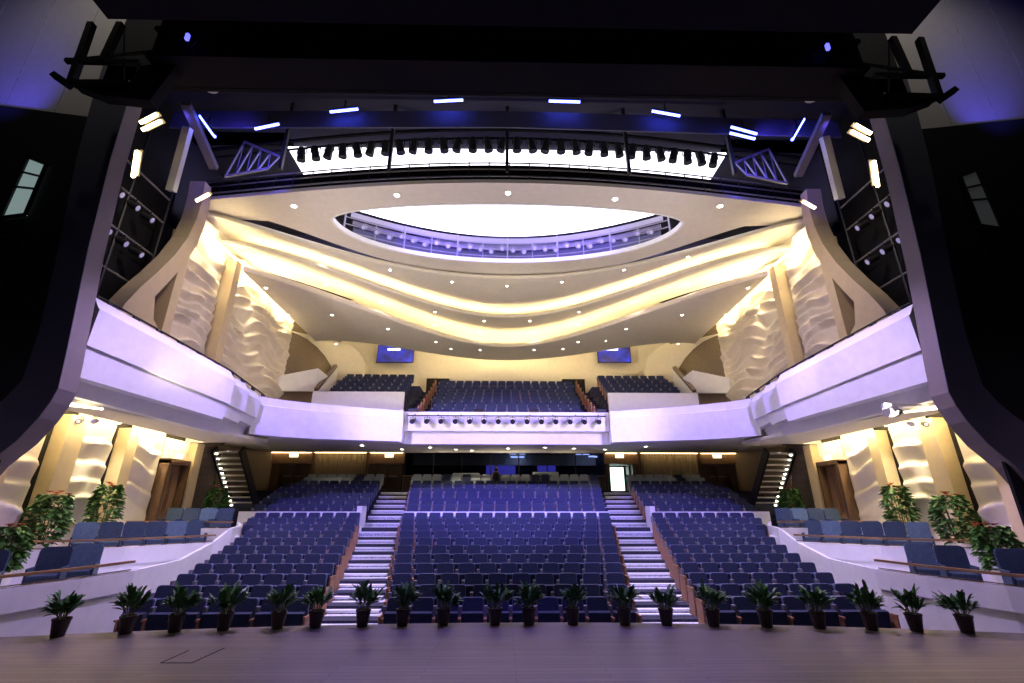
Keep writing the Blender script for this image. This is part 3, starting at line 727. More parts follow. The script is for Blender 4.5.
# ---- balcony rear wall, screens
RWY = 33.2
mb = MB(); mb.box(-14.8, 14.8, RWY, RWY+0.2, 5, 14.6)
mb.build('wall_back_upper', M['cream'], kind='structure')
mb = MB(); mb.box(-9.6, 9.6, RWY-0.5, RWY, BR[-1][1]-0.5, row_z(RWY-0.5, 369.5)); mb.build('wall_back_dado', M['cream'], kind='structure')
mb = MB()
for s in (-1, 1): mb.box(s*12.9, s*13.1, 26, RWY, 5.75, 14.6)
mb.build('wall_back_cheek', M['cream'], kind='structure')
MB().box(-5.6, -4.0, 32.2, 32.68, 9, row_z(32.4, 379.5)).build('wall_vomitory_left', M['darkgap'], kind='structure')
MB().box(4.0, 5.6, 32.2, 32.68, 9, row_z(32.4, 379.5)).build('wall_vomitory_right', M['darkgap'], kind='structure')
for s in (-1, 1):
    sd = side(s); px0, px1 = (378, 413) if s < 0 else (597, 631.5)
    a = PY(px0, 345, 32.4); b = PY(px1, 362.5, 32.4); cx = (a.x+b.x)/2; cz = (a.z+b.z)/2; hw = abs(b.x-a.x)/2; hh = abs(a.z-b.z)/2
    e = empty('wall_screen', (cx, 32.4, cz-hh), f'large blue display screen high on the back wall, {sd} of centre', 'screen', 'blue screens on the balcony back wall')
    f = MB(); f.box(-hw, hw, 0.02, 0.14, 0, 2*hh); f.build('housing', M['dmetal'], e)
    f = MB(); f.box(-hw+.05, hw-.05, 0.0, 0.02, 0.05, 2*hh-0.05); f.build('screen', M['screen'], e)
    f = MB(); f.box(-hw*.45, hw*.25, -0.005, 0.0, hh*1.38, hh*1.62); f.build('bright_light_bar', M['ctlwhite'], e)  # bright rectangle of light on the screen, put in as emission
    f = MB(); f.box(-0.05, 0.05, 0.14, 0.85, hh*.8, hh*1.2); f.build('wall_bracket', M['dmetal'], e)
    # brown angled side wall; the cream ceiling vault curves down over it
    w0, w1 = Vector((-12.85, 26.2, 0)), Vector((-11.6, 31.2, 0)); wn_ = Vector((w1.y-w0.y, w0.x-w1.x, 0)).normalized()
    bw = MB(); bw.prism([(s*12.85, 26.2, 5.7), (s*11.6, 31.2, 5.7), (s*11.6, 31.2, 13.4), (s*12.85, 26.2, 13.4)], (s*0.15, 0.03, 0)); bw.build('wall_brown_'+sd, M['brownwall'], kind='structure')
    c1 = []; 
    for px, py in ((287, 330), (297, 334), (307, 339), (317, 347), (325, 356), (331, 366), (333, 380)):
        d = ray(px, py); t = (w0-_cl).dot(wn_)/d.dot(wn_); c1.append(_cl+d*t*0.997)
    c2 = [PY(x, y, 32.3) for x, y in ((343, 341), (349, 343.5), (354, 347), (359, 352), (363, 358), (365, 367), (365, 380))]
    fl = MB(); V_ = [(s*abs(p.x), p.y, p.z) for p in c1]+[(s*abs(p.x), p.y, p.z) for p in c2]
    fl.add(V_, [(k, k+1, 8+k, 7+k) for k in range(6)]); 
    fl.add([V_[k] for k in range(7, 14)]+[(s*9.3, 32.3, V_[7][2]+.3)][:0]+[(V_[k][0], 33.2, V_[k][2]) for k in range(7, 14)], [(k, k+1, 8+k, 7+k) for k in range(6)])
    fl.build('wall_vault_'+sd, M['ceil'], kind='structure', smooth=True)

# ================================================================ UPPER SIDE WALLS
UX = 12.8
topz = lambda Y: 13.5-(Y-15.5)*0.06
for s in (-1, 1):
    sd = side(s)
    relief('wall_relief_upper_'+sd, s, UX, 16.3, 18.85, ZS+1, 13.2, 0.36, 0.43, 2.2, M['relief_up'], outline=topz, res=0.06)
    relief('wall_relief_upper_'+sd, s, UX, 19.45, 26.2, ZS+1, 13.2, 0.36, 0.43, 6.4, M['relief_up'], outline=topz, res=0.06)
    MB().box(s*(UX-0.55), s*(UX+0.1), 18.95, 19.4, 5.7, topz(19)-0.6).build('pillar', M['tan'], kind='structure')
    MB().box(s*(UX-0.5), s*(UX+0.1), 15.75, 16.15, 5.7, 12.2).build('pillar', M['tan'], kind='structure')
    mb = MB(); mb.box(s*(UX+0.1), s*(UX+0.2), 16.1, 26.4, 5.2, 14.2); mb.build('wall_upper_'+sd, M['cream'], kind='structure')
    # fin: curved cream portal flaring towards the stage
    fr = [(190, 181), (187, 200), (181, 219), (172, 237), (158, 255), (140, 272), (122, 287), (106, 303), (100, 312)]
    F_ = [PX(x, y, -12.75) for x, y in fr]
    B_ = [Vector((p.x, p.y+0.42+0.09*k*0.5+(0.55 if k > 6 else 0)*(k-6), p.z)) for k, p in enumerate(F_)]
    outl = [(s*12.1, p.y, p.z) for p in F_] + [(s*12.1, p.y, p.z) for p in B_[::-1]]
    mb = MB(); n_ = len(F_)
    vs = []
    for X in (12.15, 12.75):
        vs += [(s*X, p.y, p.z) for p in F_] + [(s*X, p.y, p.z) for p in B_]
    fs = []
    m2 = 2*n_
    for k in range(n_-1):
        fs += [(k, k+1, n_+k+1, n_+k), (m2+k, m2+k+1, m2+n_+k+1, m2+n_+k), (k, k+1, m2+k+1, m2+k), (n_+k, n_+k+1, m2+n_+k+1, m2+n_+k)]
    fs += [(0, n_, m2+n_, m2), (n_-1, 2*n_-1, m2+2*n_-1, m2+n_-1)]
    mb.add(vs, fs); mb.build('wall_fin_'+sd, M['tan'], kind='structure')
    # LED strip hidden in the slot between ceiling edge and relief wall
    mb = MB()
    for y0, y1 in ((16.6, 18.8), (19.5, 26.0)):
        mb.box(s*12.20, s*12.24, y0, y1, 12.60, 12.64)
    mb.build('trim_4', M['cove2'], kind='structure')
    for yy_ in (17.0, 18.2, 20.0, 21.3, 22.6, 23.9, 25.2):
        spot((s*12.15, yy_, 12.5), (s*12.75, yy_, 8), 150, (1.0, 0.84, 0.55), 80, 0.9, 0.05)  # unseen wall-wash spots added to brighten the relief
    # wall-wash strip hidden in the soffit recess above the lower relief panels
    mb = MB(); mb.box(s*(WX-0.78), s*(WX-0.74), 12.4, 20.3, ZS+0.06, ZS+0.10); mb.build('trim_5', M['cove2'], kind='structure')

# ================================================================ CEILING
fA = evenfit([(0, 22.4), (5.5, 21.4), (9.6, 18.9), (11.9, 17.5), (13.6, 16.7)])
fB = evenfit([(0, 26.6), (3.1, 25.8), (6.4, 23.1), (10.1, 19.7), (13.0, 18.4), (13.6, 18.3)])
fC = evenfit([(0, 29.6), (3.4, 28.5), (6.8, 24.9), (8.7, 22.7), (10.5, 20.9), (13.4, 18.4)])
zA, zB, zC = 13.7, 13.2, 12.35
def band(name, ff, fb, z, zb, mtl, xs, lip=0.10, up=0.28, th=0.1):
    """underside from curve ff to curve fb, an upturned front lip that hides the cove"""
    secs = []
    for x in xs:
        a, b = ff(x), fb(x)
        prof = [(a+0.02, z+up), (a-0.06, z+up*0.6), (a-0.06, z+0.03), (a, z)]
        for t in (0.25, 0.5, 0.75, 1.0): prof.append((a+(b-a)*t, z+(zb-z)*t))
        prof += [(b, zb+th), (a+0.12, z+th), (a+0.12, z+up)]
        secs.append([Vector((x, y, zz)) for y, zz in prof])
    mb = MB(); mb.sweep(secs, True)
    return mb.build(name, mtl, kind='structure')
def cove(name, ff, z, mtl, xs, off=0.30, rot=0.0, wd=0.05):
    mb = MB()
    for a, b in zip(xs[:-1], xs[1:]):
        p = Vector((a, ff(a)+off, z)); q = Vector((b, ff(b)+off, z)); mb.bar(p, q, wd, ht=0.02)
    return mb.build(name, mtl, kind='structure')
XS = list(np.linspace(-12.15, 12.15, 61)); XW = list(np.linspace(-12.95, 12.95, 63))
band('ceiling_band_upper', fA, lambda x: fB(x)+2.8, zA, zA+0.30, M['ceil'], XW, up=0.22)
band('ceiling_band_middle', fB, lambda x: fC(x)+2.6, zB, zB+0.40, M['ceil'], XW, up=0.26)
crear = evenfit([(0, 32.2), (3.5, 31.2), (7.5, 29.2), (10, 28.4), (13.3, 28.9)], 2)
band('ceiling_lower', fC, lambda x: max(crear(x), fC(x)+0.6), zC, zC-0.15, M['ceil'], XS, up=0.3)
cove('trim_6', fB, zB+0.14, M['cove'], XS, 0.40)
cove('trim_7', fC, zC+0.14, M['cove'], XS, 0.40)
# glow above the balcony rear wall
XR = list(np.linspace(-9.6, 9.6, 25))
cove('trim_8', lambda x: crear(x), zC+0.35, M['cove'], XR, -0.02, wd=0.05)
MB().box(-14.8, 14.8, 27.5, 33.4, 14.6, 14.7).build('ceiling_rear', M['cream'], kind='structure')
# ring with the oval opening
HC, HA, HF, HR_ = 17.7, 7.8, 1.4, 3.6
hf = lambda x: HC-HF*math.sqrt(max(0, 1-(x/HA)**2))
hb = lambda x: HC+HR_*math.sqrt(max(0, 1-(x/HA)**2))
f0 = evenfit([(0, 15.05), (6.2, 15.45), (12.7, 16.4), (13.3, 16.5)], 2)
f1 = lin([(0, 17), (7.8, 17.62), (8.6, 17.7), (10.6, 17.8), (13.3, 17.6)])
# brow: from front curve to the front half of the opening (and to the back curve at the sides)
def strip(name, xs, fa, fb, z, th, mtl, zf=None):
    secs = []
    for x in xs:
        a, b = fa(x), fb(x); zz = z
        secs.append([Vector((x, a, zz)), Vector((x, b, zz)), Vector((x, b, zz+th)), Vector((x, a, zz+th))])
    mb = MB(); mb.sweep(secs, True); return mb.build(name, mtl, kind='structure')
xb = list(np.linspace(-13.3, -7.8, 14)) + list(-7.8*np.cos(np.linspace(0, math.pi, 60)))[1:-1] + list(np.linspace(7.8, 13.3, 14))
strip('ceiling_brow', xb, f0, lambda x: (hf(x) if abs(x) < 7.79 else f1(abs(x))), 14.0, 0.16, M['brow'])
ro = evenfit([(0, 22.8), (5.4, 21.6), (8.8, 19.2), (10.6, 17.8)], 3)
xr = list(np.linspace(-10.7, -7.8, 10)) + list(-7.8*np.cos(np.linspace(0, math.pi, 60)))[1:-1] + list(np.linspace(7.8, 10.7, 10))
strip('ceiling_ring', xr, lambda x: (hb(x) if abs(x) < 7.79 else (HC - 0.3)), lambda x: max(ro(x), (HC-.29)), 14.02, 0.16, M['brow'])
# bright rim of the opening
secs = []
for k in range(81):
    a = 2*math.pi*k/80; x = math.cos(a); y = math.sin(a); ry = HR_ if y > 0 else HF
    secs.append([Vector((x*HA*q, HC+y*(ry-(1-q)*HA), z)) for q, z in ((1.0, 13.97), (0.985, 13.97), (0.985, 14.19), (1.0, 14.19))])
mb = MB(); mb.sweep(secs, True); mb.build('trim_9', M['parapet'], kind='structure')
# void above the ring: white ceiling, its lighting put in as emission; dark shell
mb = MB(); lx_ = list(np.linspace(9.9, -9.9, 21)); mb.prism([(-9.9, 17.0, 17.3), (9.9, 17.0, 17.3)]+[(x, 24.0-0.036*x*x, 17.3) for x in lx_], (0, 0, 0.08)); mb.build('ceiling_white_glow', M['whiteglow'], kind='structure')
mb = MB()
mb.box(-14, 14, 11.9, 17.0, 17.4, 17.5); mb.box(-14, -9.6, 16.2, 27, 17.4, 17.5); mb.box(9.6, 14, 16.2, 27, 17.4, 17.5)
mb.box(-14, 14, 17.0, 29, 17.42, 17.5); MB().box(-14, 14, 24.2, 24.3, 13.9, 17.5).build('wall_void_back', M['vaultback'], kind='structure')
mb.box(-14.1, -14, 11.9, 29, 13.2, 17.5); mb.box(14, 14.1, 11.9, 29, 13.2, 17.5)
mb.build('ceiling_void', M['vault'], kind='structure')
# dark void over the bands (closes the gap between the ring and the upper band)
MB().box(-14, 14, 24.3, 29.0, 15.0, 15.1).build('ceiling_void_rear', M['black'], kind='structure')

# downlights: real fittings with a small spot each
dl0 = [None]; dcount = {}
def downlight(p, where, idx, power=70, size=110, r=0.055, lit=True):
    lab = f'small round recessed downlight in the {where}, {ORD[idx]} from the left'
    if dl0[0] is None:
        e = empty('ceiling_downlight', p, lab, 'downlight', 'recessed ceiling downlights')
        m_ = MB(); m_.lathe((0, 0, 0), [(0.11, 0.0), (0.11, -0.012), (0.075, -0.012), (0.07, 0.0)], 14); m_.build('trim_ring', M['parapet'], e)
        m_ = MB(); m_.lathe((0, 0, 0), [(0.072, -0.008), (0.03, -0.010)], 12); m_.build('lens', M['lamp'], e)
        dl0[0] = e
    else: e = dup(dl0[0], None, p, None, lab, 'recessed ceiling downlights')
    e.scale = (r/0.055,)*3
    if lit:
        d = bpy.data.lights.new('downlight_lamp', 'SPOT'); d.energy = power; d.color = (1.0, 0.88, 0.66); d.spot_size = R(size); d.spot_blend = 0.8; d.shadow_soft_size = 0.06
        o = bpy.data.objects.new('downlight_lamp', d); COL.objects.link(o); o.location = Vector(p)+Vector((0, 0, -0.03))
def dl_set(where, pix, z, off=0.0, **kw):
    pts = sorted([PZ(x, y, z) for x, y in pix], key=lambda p: p.x)
    for k, p in enumerate(pts): downlight(Vector((p.x, p.y, z-off)), where, k+1, **kw)
mir = lambda L_, c=507: L_ + [(2*c-x, y) for x, y in L_ if abs(x-c) > 3]
dl_set('front ceiling brow', [(294, 206), (397, 195), (508, 193), (615, 199), (720, 206)], 14.0, r=0.08, power=60)
dl_set('upper ceiling band', mir([(326, 257), (390, 270), (452, 282), (507, 286)]), 13.7, power=50)
dl_set('middle ceiling band', mir([(326, 285), (381, 302), (435, 312), (484, 321), (435, 325), (480, 333)]), 13.2, power=40)
dl_set('lower ceiling panel', mir([(266, 288), (288, 315), (332, 315), (313, 333), (360, 336), (388, 329), (408, 341), (436, 342), (451, 349), (480, 350), (336, 344)]), 12.27, power=60)
for s in (-1, 1):
    sd = side(s)
    pts = [PZ(x, y, ZS) for x, y in ((116, 423), (156, 434), (198, 444), (229, 451))]
    for k, p in enumerate(pts):
        downlight(Vector((s*abs(p.x), p.y, ZS-0.0)), f'{sd} side soffit', (k+1) if s < 0 else (4-k), power=280, r=0.075)
pix = [(305, 442), (362, 445), (430, 447), (456, 449), (508, 448), (545, 447), (574, 448), (646, 446), (702, 443), (402, 449), (605, 449), (333, 448), (675, 448), (472, 450)]
pts = []
for x, y in pix:
    best = None
    for Y in np.arange(22.5, 30.3, 0.05):
        zc_ = 4.98+(Y-22.3)/(31-22.3)*0.57 if abs(PY(x, y, Y).x) < 9 else 5.03+(Y-20.4)/(31-20.4)*0.5
        dd = abs(PY(x, y, Y).z-zc_)
        if best is None or dd < best[0]: best = (dd, PY(x, y, Y), zc_)
    p = best[1]; pts.append(Vector((p.x, p.y, best[2]-0.02)))
for k, p in enumerate(sorted(pts, key=lambda p: p.x)): downlight(p, 'rear soffit under the balcony', k+1, power=110, r=0.07)

# ================================================================ LOWER BACK WALL
BY = 30.4
def px_x(px, Y=BY, py=460): return PY(px, py, Y).x
ztop = 5.56
bays = [(270, 313, 'door'), (313, 369, 'curtain'), (369, 404.5, 'door'), (404.5, 604, 'window'), (604, 638, 'door'), (638, 699, 'curtain'), (699, 738, 'door')]
zwl = row_z(BY, 477)
nd = 3
for a, b, kind_ in bays:
    x0, x1 = px_x(a), px_x(b)
    if kind_ == 'curtain':
        mb = MB(); N = 80; V = []; F = []
        for j in (0, 1):
            for i in range(N+1):
                x = x0+0.1+(x1-x0-0.2)*i/N; V.append((x, BY+0.06*math.sin(i*1.6)+0.02*math.sin(i*.7), BACKZ if j == 0 else ztop-0.02))
        F = [(i, i+1, N+2+i, N+1+i) for i in range(N)]
        mb.add(V, F); mb.add([(q[0], q[1]+0.03, q[2]) for q in V], F)
        mb.build('curtain', M['curtain'], label='pleated bronze curtain on the back wall, %s of the control room' % ('left' if a < 500 else 'right'), cat='curtain', group='pleated curtains on the back wall', smooth=False)
        MB().box(x0, x0+0.1, BY-0.2, BY+0.2, BACKZ, ztop).build('pillar', M['dwood'], kind='structure')
        MB().box(x1-0.1, x1, BY-0.2, BY+0.2, BACKZ, ztop).build('pillar', M['dwood'], kind='structure')
        mb = MB(); mb.box(x0+.15, x1-.15, BY-0.28, BY-0.24, ztop-0.10, ztop-0.07); mb.build('trim_10', M['cove3'], kind='structure')
    elif kind_ == 'door':
        mb = MB(); mb.box(x0, x1, BY-0.05, BY+0.1, ztop-0.72, ztop)        # timber header
        mb.build('wall_header', M['mwood'], kind='structure')
        mb = MB(); mb.box(x0+.1, x1-.1, BY-0.2, BY-0.17, ztop-0.09, ztop-0.06); mb.build('trim_11', M['cove3'], kind='structure')
        wdt = x1-x0; openit = (a == 604)
        dr = empty('door_%d' % nd, ((x0+x1)/2, BY+0.6, BACKZ), None, None, kind='structure'); nd += 1
        h = row_z(BY+0.6, 463)-BACKZ
        f = MB(); f.box(-wdt/2, -0.72, -0.5, 0.1, 0, h+0.7); f.box(0.72, wdt/2, -0.5, 0.1, 0, h+0.7); f.box(-0.72, 0.72, -0.1, 0.1, h-0.1, h+0.7)
        f.build('frame', M['dwood'], dr)
        for q in (-1, 1):
            if openit and q > 0: continue
            if openit:
                lf = MB(); lf.box(0.62, 0.68, 0.1, 0.8, 0.02, h-0.12); l_ = lf.build('leaf', M['dwood'], dr); continue
            lf = MB(); lf.box(q*0.02, q*0.70, -0.02, 0.04, 0.02, h-0.12); l_ = lf.build('leaf', M['dwood'], dr)
            MB().box(q*0.08, q*0.62, -0.07, -0.04, 0.95, 1.0).build('push_bar', M['smetal'], l_)
        if openit:
            f = MB(); f.box(-0.62, 0.55, 1.2, 1.25, -0.3, h-0.15); f.build('lit_foyer', M['doorlight'], dr)
            MB().box(-0.68, -0.62, 0, 0.06, 0, h-.1).build('jamb', M['smetal'], dr)
        exx = (x0+x1)/2 + (0.15 if a < 500 else -0.1)
        ex = MB(); ex.box(exx-0.26, exx+0.26, BY-0.12, BY-0.07, row_z(BY, 455.8)-0.12, row_z(BY, 455.8)+0.14)
        pos = {270: 'outer left', 369: 'inner left', 604: 'inner right', 699: 'outer right'}[a]
        ex.build('exit_sign', M['exit'], label=f'lit exit sign above the {pos} rear door', cat='sign', group='lit exit signs')
    else:
        zb_ = row_z(BY, 476.5)
        mb = MB(); mb.box(x0, x1, BY, BY+0.15, BACKZ-0.5, zb_); mb.build('wall_back_lower', M['dwood'], kind='structure')
        wn = empty('window_1', ((x0+x1)/2, BY, zb_), None, None, kind='structure')
        f = MB(); ww = (x1-x0)/2; hh = ztop-zb_
        f.box(-ww, ww, -0.06, 0.1, -0.05, 0.04); f.box(-ww, ww, -0.06, 0.1, hh-0.05, hh)
        for t in np.linspace(-ww+.03, ww-.03, 8): f.box(t-0.03, t+0.03, -0.05, 0.08, 0, hh)
        f.build('window_frame', M['dmetal'], wn)
        gm = bpy.data.materials.new('clear_window_glass'); gm.use_nodes = True; g = gm.node_tree.nodes['Principled BSDF']
        g.inputs['Base Color'].default_value = (0.35, 0.4, 0.5, 1); g.inputs['Roughness'].default_value = 0.03; g.inputs['Transmission Weight'].default_value = 1.0; g.inputs['IOR'].default_value = 1.1
        f = MB(); f.box(-ww, ww, 0.0, 0.012, 0.04, hh-0.05); f.build('pane', gm, wn)
        # control room behind the glass
        mb = MB(); mb.box(x0, x1, BY+3, BY+3.1, 3, 6.2); mb.box(x0-0.1, x0, BY, BY+3, 3, 6.2); mb.box(x1, x1+0.1, BY, BY+3, 3, 6.2); mb.box(x0, x1, BY+.1, BY+3, 6.1, 6.2); mb.box(x0, x1, BY+.1, BY+3, BACKZ, BACKZ+0.1)
        mb.build('wall_control_room', M['vault'], kind='structure')
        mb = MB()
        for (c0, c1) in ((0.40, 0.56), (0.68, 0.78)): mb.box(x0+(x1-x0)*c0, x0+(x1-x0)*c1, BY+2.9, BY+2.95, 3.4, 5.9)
        mb.build('wall_control_room_glow', M['ctlblue'], kind='structure')
        k_ = 0
        for (cx_, cz_) in ((513, 453.5), (522, 453.5), (514, 457), (521, 457), (578, 454), (586, 454), (583, 453.5), (592, 456.5), (598, 456.8)):
            p = PY(cx_, cz_, BY+2.2); k_ += 1
            MB().box(p.x-0.22, p.x+0.22, p.y-0.03, p.y+0.03, p.z-0.04, p.z+0.04).build('window_lamp', M['ctlwhite'], wn) if 0 else \
            MB().box(p.x-0.22, p.x+0.22, p.y-0.1, p.y+0.1, p.z-0.04, p.z+0.04).build('control_room_lamp', M['ctlwhite'], label=f'small bluish lamp inside the control room, {ORD[k_]} one', cat='lamp', group='lamps inside the control room')
        area(((x0+x1)/2+1.5, BY+2.0, 5.9), ((x0+x1)/2+1.2, BY+2.6, 3), 40, (0.25, 0.22, 1.0), 2, .4); area(((x0+x1)/2-2.5, BY+1.5, 6.0), ((x0+x1)/2-2.5, BY+2.2, 3), 30, (0.8, 0.8, 0.9), 2, .4)  # unseen area lights added to brighten the control room
        area(((x0+x1)/2, BY-0.9, zb_+0.02), ((x0+x1)/2, BY-2.0, 6.5), 90, (1.0, 0.84, 0.6), 8.5, 0.06)  # unseen uplight added at the sill rail to brighten the soffit
        # sill rail in front of the window
        mb = MB(); mb.tube((x0+.1, BY-0.7, zb_-0.02), (x1-.1, BY-0.7, zb_-0.02), 0.03); 
        for t in np.linspace(x0+.15, x1-.15, 24): mb.tube((t, BY-0.7, BACKZ), (t, BY-0.7, zb_-0.02), 0.015, 5)
        mb.build('handrail', M['brass'], label='thin bronze rail in front of the control room window', cat='handrail')
mb = MB(); mb.box(-14.8, px_x(270), BY, BY+0.15, 1, 5.7); mb.box(px_x(738), 14.8, BY, BY+0.15, 1, 5.7)
mb.build('wall_back_corner', M['brownwall'], kind='structure')
mb = MB(); mb.box(-15, 15, BY+3.4, BY+3.5, 1, 7); mb.build('wall_foyer', M['darkgap'], kind='structure')
# sound desks in front of the window
for k, (a, b, y) in enumerate(((453, 479, 472.5), (533, 558, 471.5))):
    p = PY(a, y, 29.6); q = PY(b, y, 29.6); e = empty('sound_desk', ((p.x+q.x)/2, 29.6, BACKZ), 'pale mixing desk before the %s half of control window' % ('left', 'right')[k], 'desk')
    hh = p.z-BACKZ; hw = (q.x-p.x)/2
    m_ = MB(); m_.prism([(-hw, -0.3, hh-0.25), (-hw, -0.3, hh-0.1), (-hw, 0.3, hh), (-hw, 0.3, hh-0.25)], (2*hw, 0, 0)); m_.build('console', M['paletop'], e)
    for q_ in (-1, 1): MB().box(q_*hw*.9-0.04, q_*hw*.9+0.04, -0.2, 0.2, 0, hh-0.25).build('leg', M['dmetal'], e)

# ================================================================ BALCONY RAIL LANTERNS
pipe = MB(); pipe.tube((-4.6, 21.72, 6.18), (4.6, 21.72, 6.18), 0.03, 8)
for x in np.linspace(-4.3, 4.3, 9): pipe.bar((x, 21.72, 6.18), (x, 21.98, 6.30), 0.03)
pipe.build('lighting_bar', M['dmetal'], label='black lighting bar along the centre balcony front', cat='lighting bar')
def lantern(loc, aim, label, group, scale=1.0, lens=True, mtl='dmetal'):
    e = empty('stage_lantern', loc, label, 'stage light', group)
    d = Vector(aim).normalized()
    b = MB(); c = Vector((0, 0, -0.22*scale)); b.tube(c-d*0.16*scale, c+d*0.14*scale, 0.09*scale, 10, r2=0.11*scale); b.tube(c+d*0.14*scale, c+d*0.2*scale, 0.115*scale, 10); b.build('housing', M[mtl], e)
    y = MB(); y.bar((-0.12*scale, 0, -0.22*scale), (-0.12*scale, 0, -0.05*scale), 0.02*scale); y.bar((0.12*scale, 0, -0.22*scale), (0.12*scale, 0, -0.05*scale), 0.02*scale)
    y.bar((-0.12*scale, 0, -0.05*scale), (0.12*scale, 0, -0.05*scale), 0.02*scale); y.bar((0, 0, -0.05*scale), (0, 0, 0.03), 0.025*scale); y.build('yoke', M[mtl], e)
    if lens:
        l_ = MB(); l_.tube(c+d*0.2*scale, c+d*0.205*scale, 0.085*scale, 10); l_.build('lens', M['lens'], e)
    return e
for k in range(14):
    px = 413+ (598-413)*k/13; p = PY(px, 420, 21.72)
    lantern((p.x, 21.68, 6.15), (0, -1, -0.35), f'black spotlight on the balcony front bar, {ORD[k+1]} from the left', 'spotlights on the balcony front', 1.0, lens=False)
for k, px in enumerate((413, 479, 534, 601)):
    p = PY(px, 411.5, 21.95)
    m_ = MB(); m_.box(p.x-0.22, p.x+0.22, 21.85, 22.1, 6.42, 6.54); m_.build('monitor_box', M['dmetal'], label=f'flat black box on top of the centre balcony front, {ORD[k+1]} from left', cat='box', group='black boxes on the balcony front')

# ================================================================ CATWALK IN THE OVAL OPENING
Yc = 22.2
cw = empty('lighting_catwalk', (0, Yc, 14.85), 'violet-lit lighting catwalk seen through the oval ceiling opening', 'catwalk')
arc = lambda x: Yc + 1.0 - 0.036*x*x
mb = MB(); mp = MB()
xs_ = np.linspace(-8.2, 8.2, 25)
for z in (0.35, 0.75, 1.15):
    for a, b in zip(xs_[:-1], xs_[1:]): mb.tube((a, arc(a)-Yc-0.5, z), (b, arc(b)-Yc-0.5, z), 0.028, 6)
mb.build('guard_rails', M['gmetal'], cw)
for k, x in enumerate(xs_[::2]):
    MB().tube((x, arc(x)-Yc-0.5, -0.1), (x, arc(x)-Yc-0.5, 1.5 if k % 2 == 0 else 1.15), 0.05 if k % 2 == 0 else 0.03, 6).build('post', M['gmetal'], cw)
mb = MB()
for a, b in zip(xs_[:-1], xs_[1:]):
    mb.add([(a, arc(a)-Yc-0.5, -0.1), (b, arc(b)-Yc-0.5, -0.1), (b, arc(b)-Yc+0.5, -0.1), (a, arc(a)-Yc+0.5, -0.1), (a, arc(a)-Yc-0.5, -0.0), (b, arc(b)-Yc-0.5, -0.0), (b, arc(b)-Yc+0.5, -0.0), (a, arc(a)-Yc+0.5, -0.0)], [(0,1,2,3),(4,5,6,7),(0,1,5,4),(2,3,7,6)])
mb.build('deck', M['vault'], cw)
mb = MB()
for a, b in zip(xs_[:-1], xs_[1:]): mb.bar((a, arc(a)-Yc+0.75, 0.75), (b, arc(b)-Yc+0.75, 0.75), 0.05, ht=1.7)
mb.build('added_backdrop', M['vaultback'], cw)  # board added behind the lanterns to catch the blue light
mb = MB()
for a, b in zip(xs_[:-1], xs_[1:]):
    mb.bar((a, arc(a)-Yc+0.2, 1.75), (b, arc(b)-Yc+0.2, 1.75), 0.09, ht=0.30); mb.bar((a, arc(a)-Yc+0.6, 1.5), (b, arc(b)-Yc+0.6, 1.5), 0.2, ht=0.22)
mb.build('header_beam', M['gmetal'], cw)
for k in range(26):
    x = -7.3+14.6*k/25
    lantern((x, arc(x)-0.62, 15.85-(k % 3)*0.10), (0.1*math.sin(k), -1, -0.55), f'square lantern on the oval opening catwalk, {ORD[k+1]} from the left', 'lanterns on the oval opening catwalk', 1.15, True, 'gmetal')
for s in (-1, 1):
    spot((s*3.5, 19.5, 16.6), (s*4.0, 22.7, 14.8), 700, (0.20, 0.12, 1.0), 110)
area((0, 19.6, 14.45), (0, 23.5, 15.4), 260, (0.20, 0.12, 1.0), 9, 0.3)

# ================================================================ FRONT CATWALK AND BLUE TUBES
fc = empty('lighting_gallery', (0, 15.3, 14.3), 'black lighting gallery curving above the front edge of the ceiling', 'catwalk')
g0 = lambda x: f0(x)+0.12-15.3
mb = MB(); xs_ = np.linspace(-12.8, 12.8, 33)
for z, r_ in ((0.12, 0.035), (0.45, 0.03), (0.75, 0.03)):
    for a, b in zip(xs_[:-1], xs_[1:]): mb.tube((a, g0(a), z), (b, g0(b), z), r_, 6)
mb.build('guard_rails', M['smetal'], fc)
for x in xs_: MB().tube((x, g0(x), -0.15), (x, g0(x), 0.78), 0.025, 5).build('post', M['dmetal'], fc)
mb = MB(); kb = MB()
for a, b in zip(xs_[:-1], xs_[1:]):
    kb.bar((a, g0(a)+0.25, 0.42), (b, g0(b)+0.25, 0.42), 0.03, ht=0.85)
    mb.bar((a, g0(a)-0.1, 2.35), (b, g0(b)-0.1, 2.35), 0.1, ht=0.1)
    mb.bar((a, g0(a)-0.1, 1.9), (b, g0(b)-0.1, 1.9), 0.06, ht=0.06)
mb.build('hanging_bars', M['black'], fc); kb.build('kick_board', M['black'], fc)
for k in range(30):
    x = -8.6+17.2*k/29; p = Vector((x, 15.3+g0(x)-0.1, 16.25))
    e = lantern(p, (0.25*math.sin(k*2.1), 0.2, -1), f'black lantern hanging on the front gallery, {ORD[k+1]} from the left', 'lanterns hanging on the front gallery', 1.55, False)
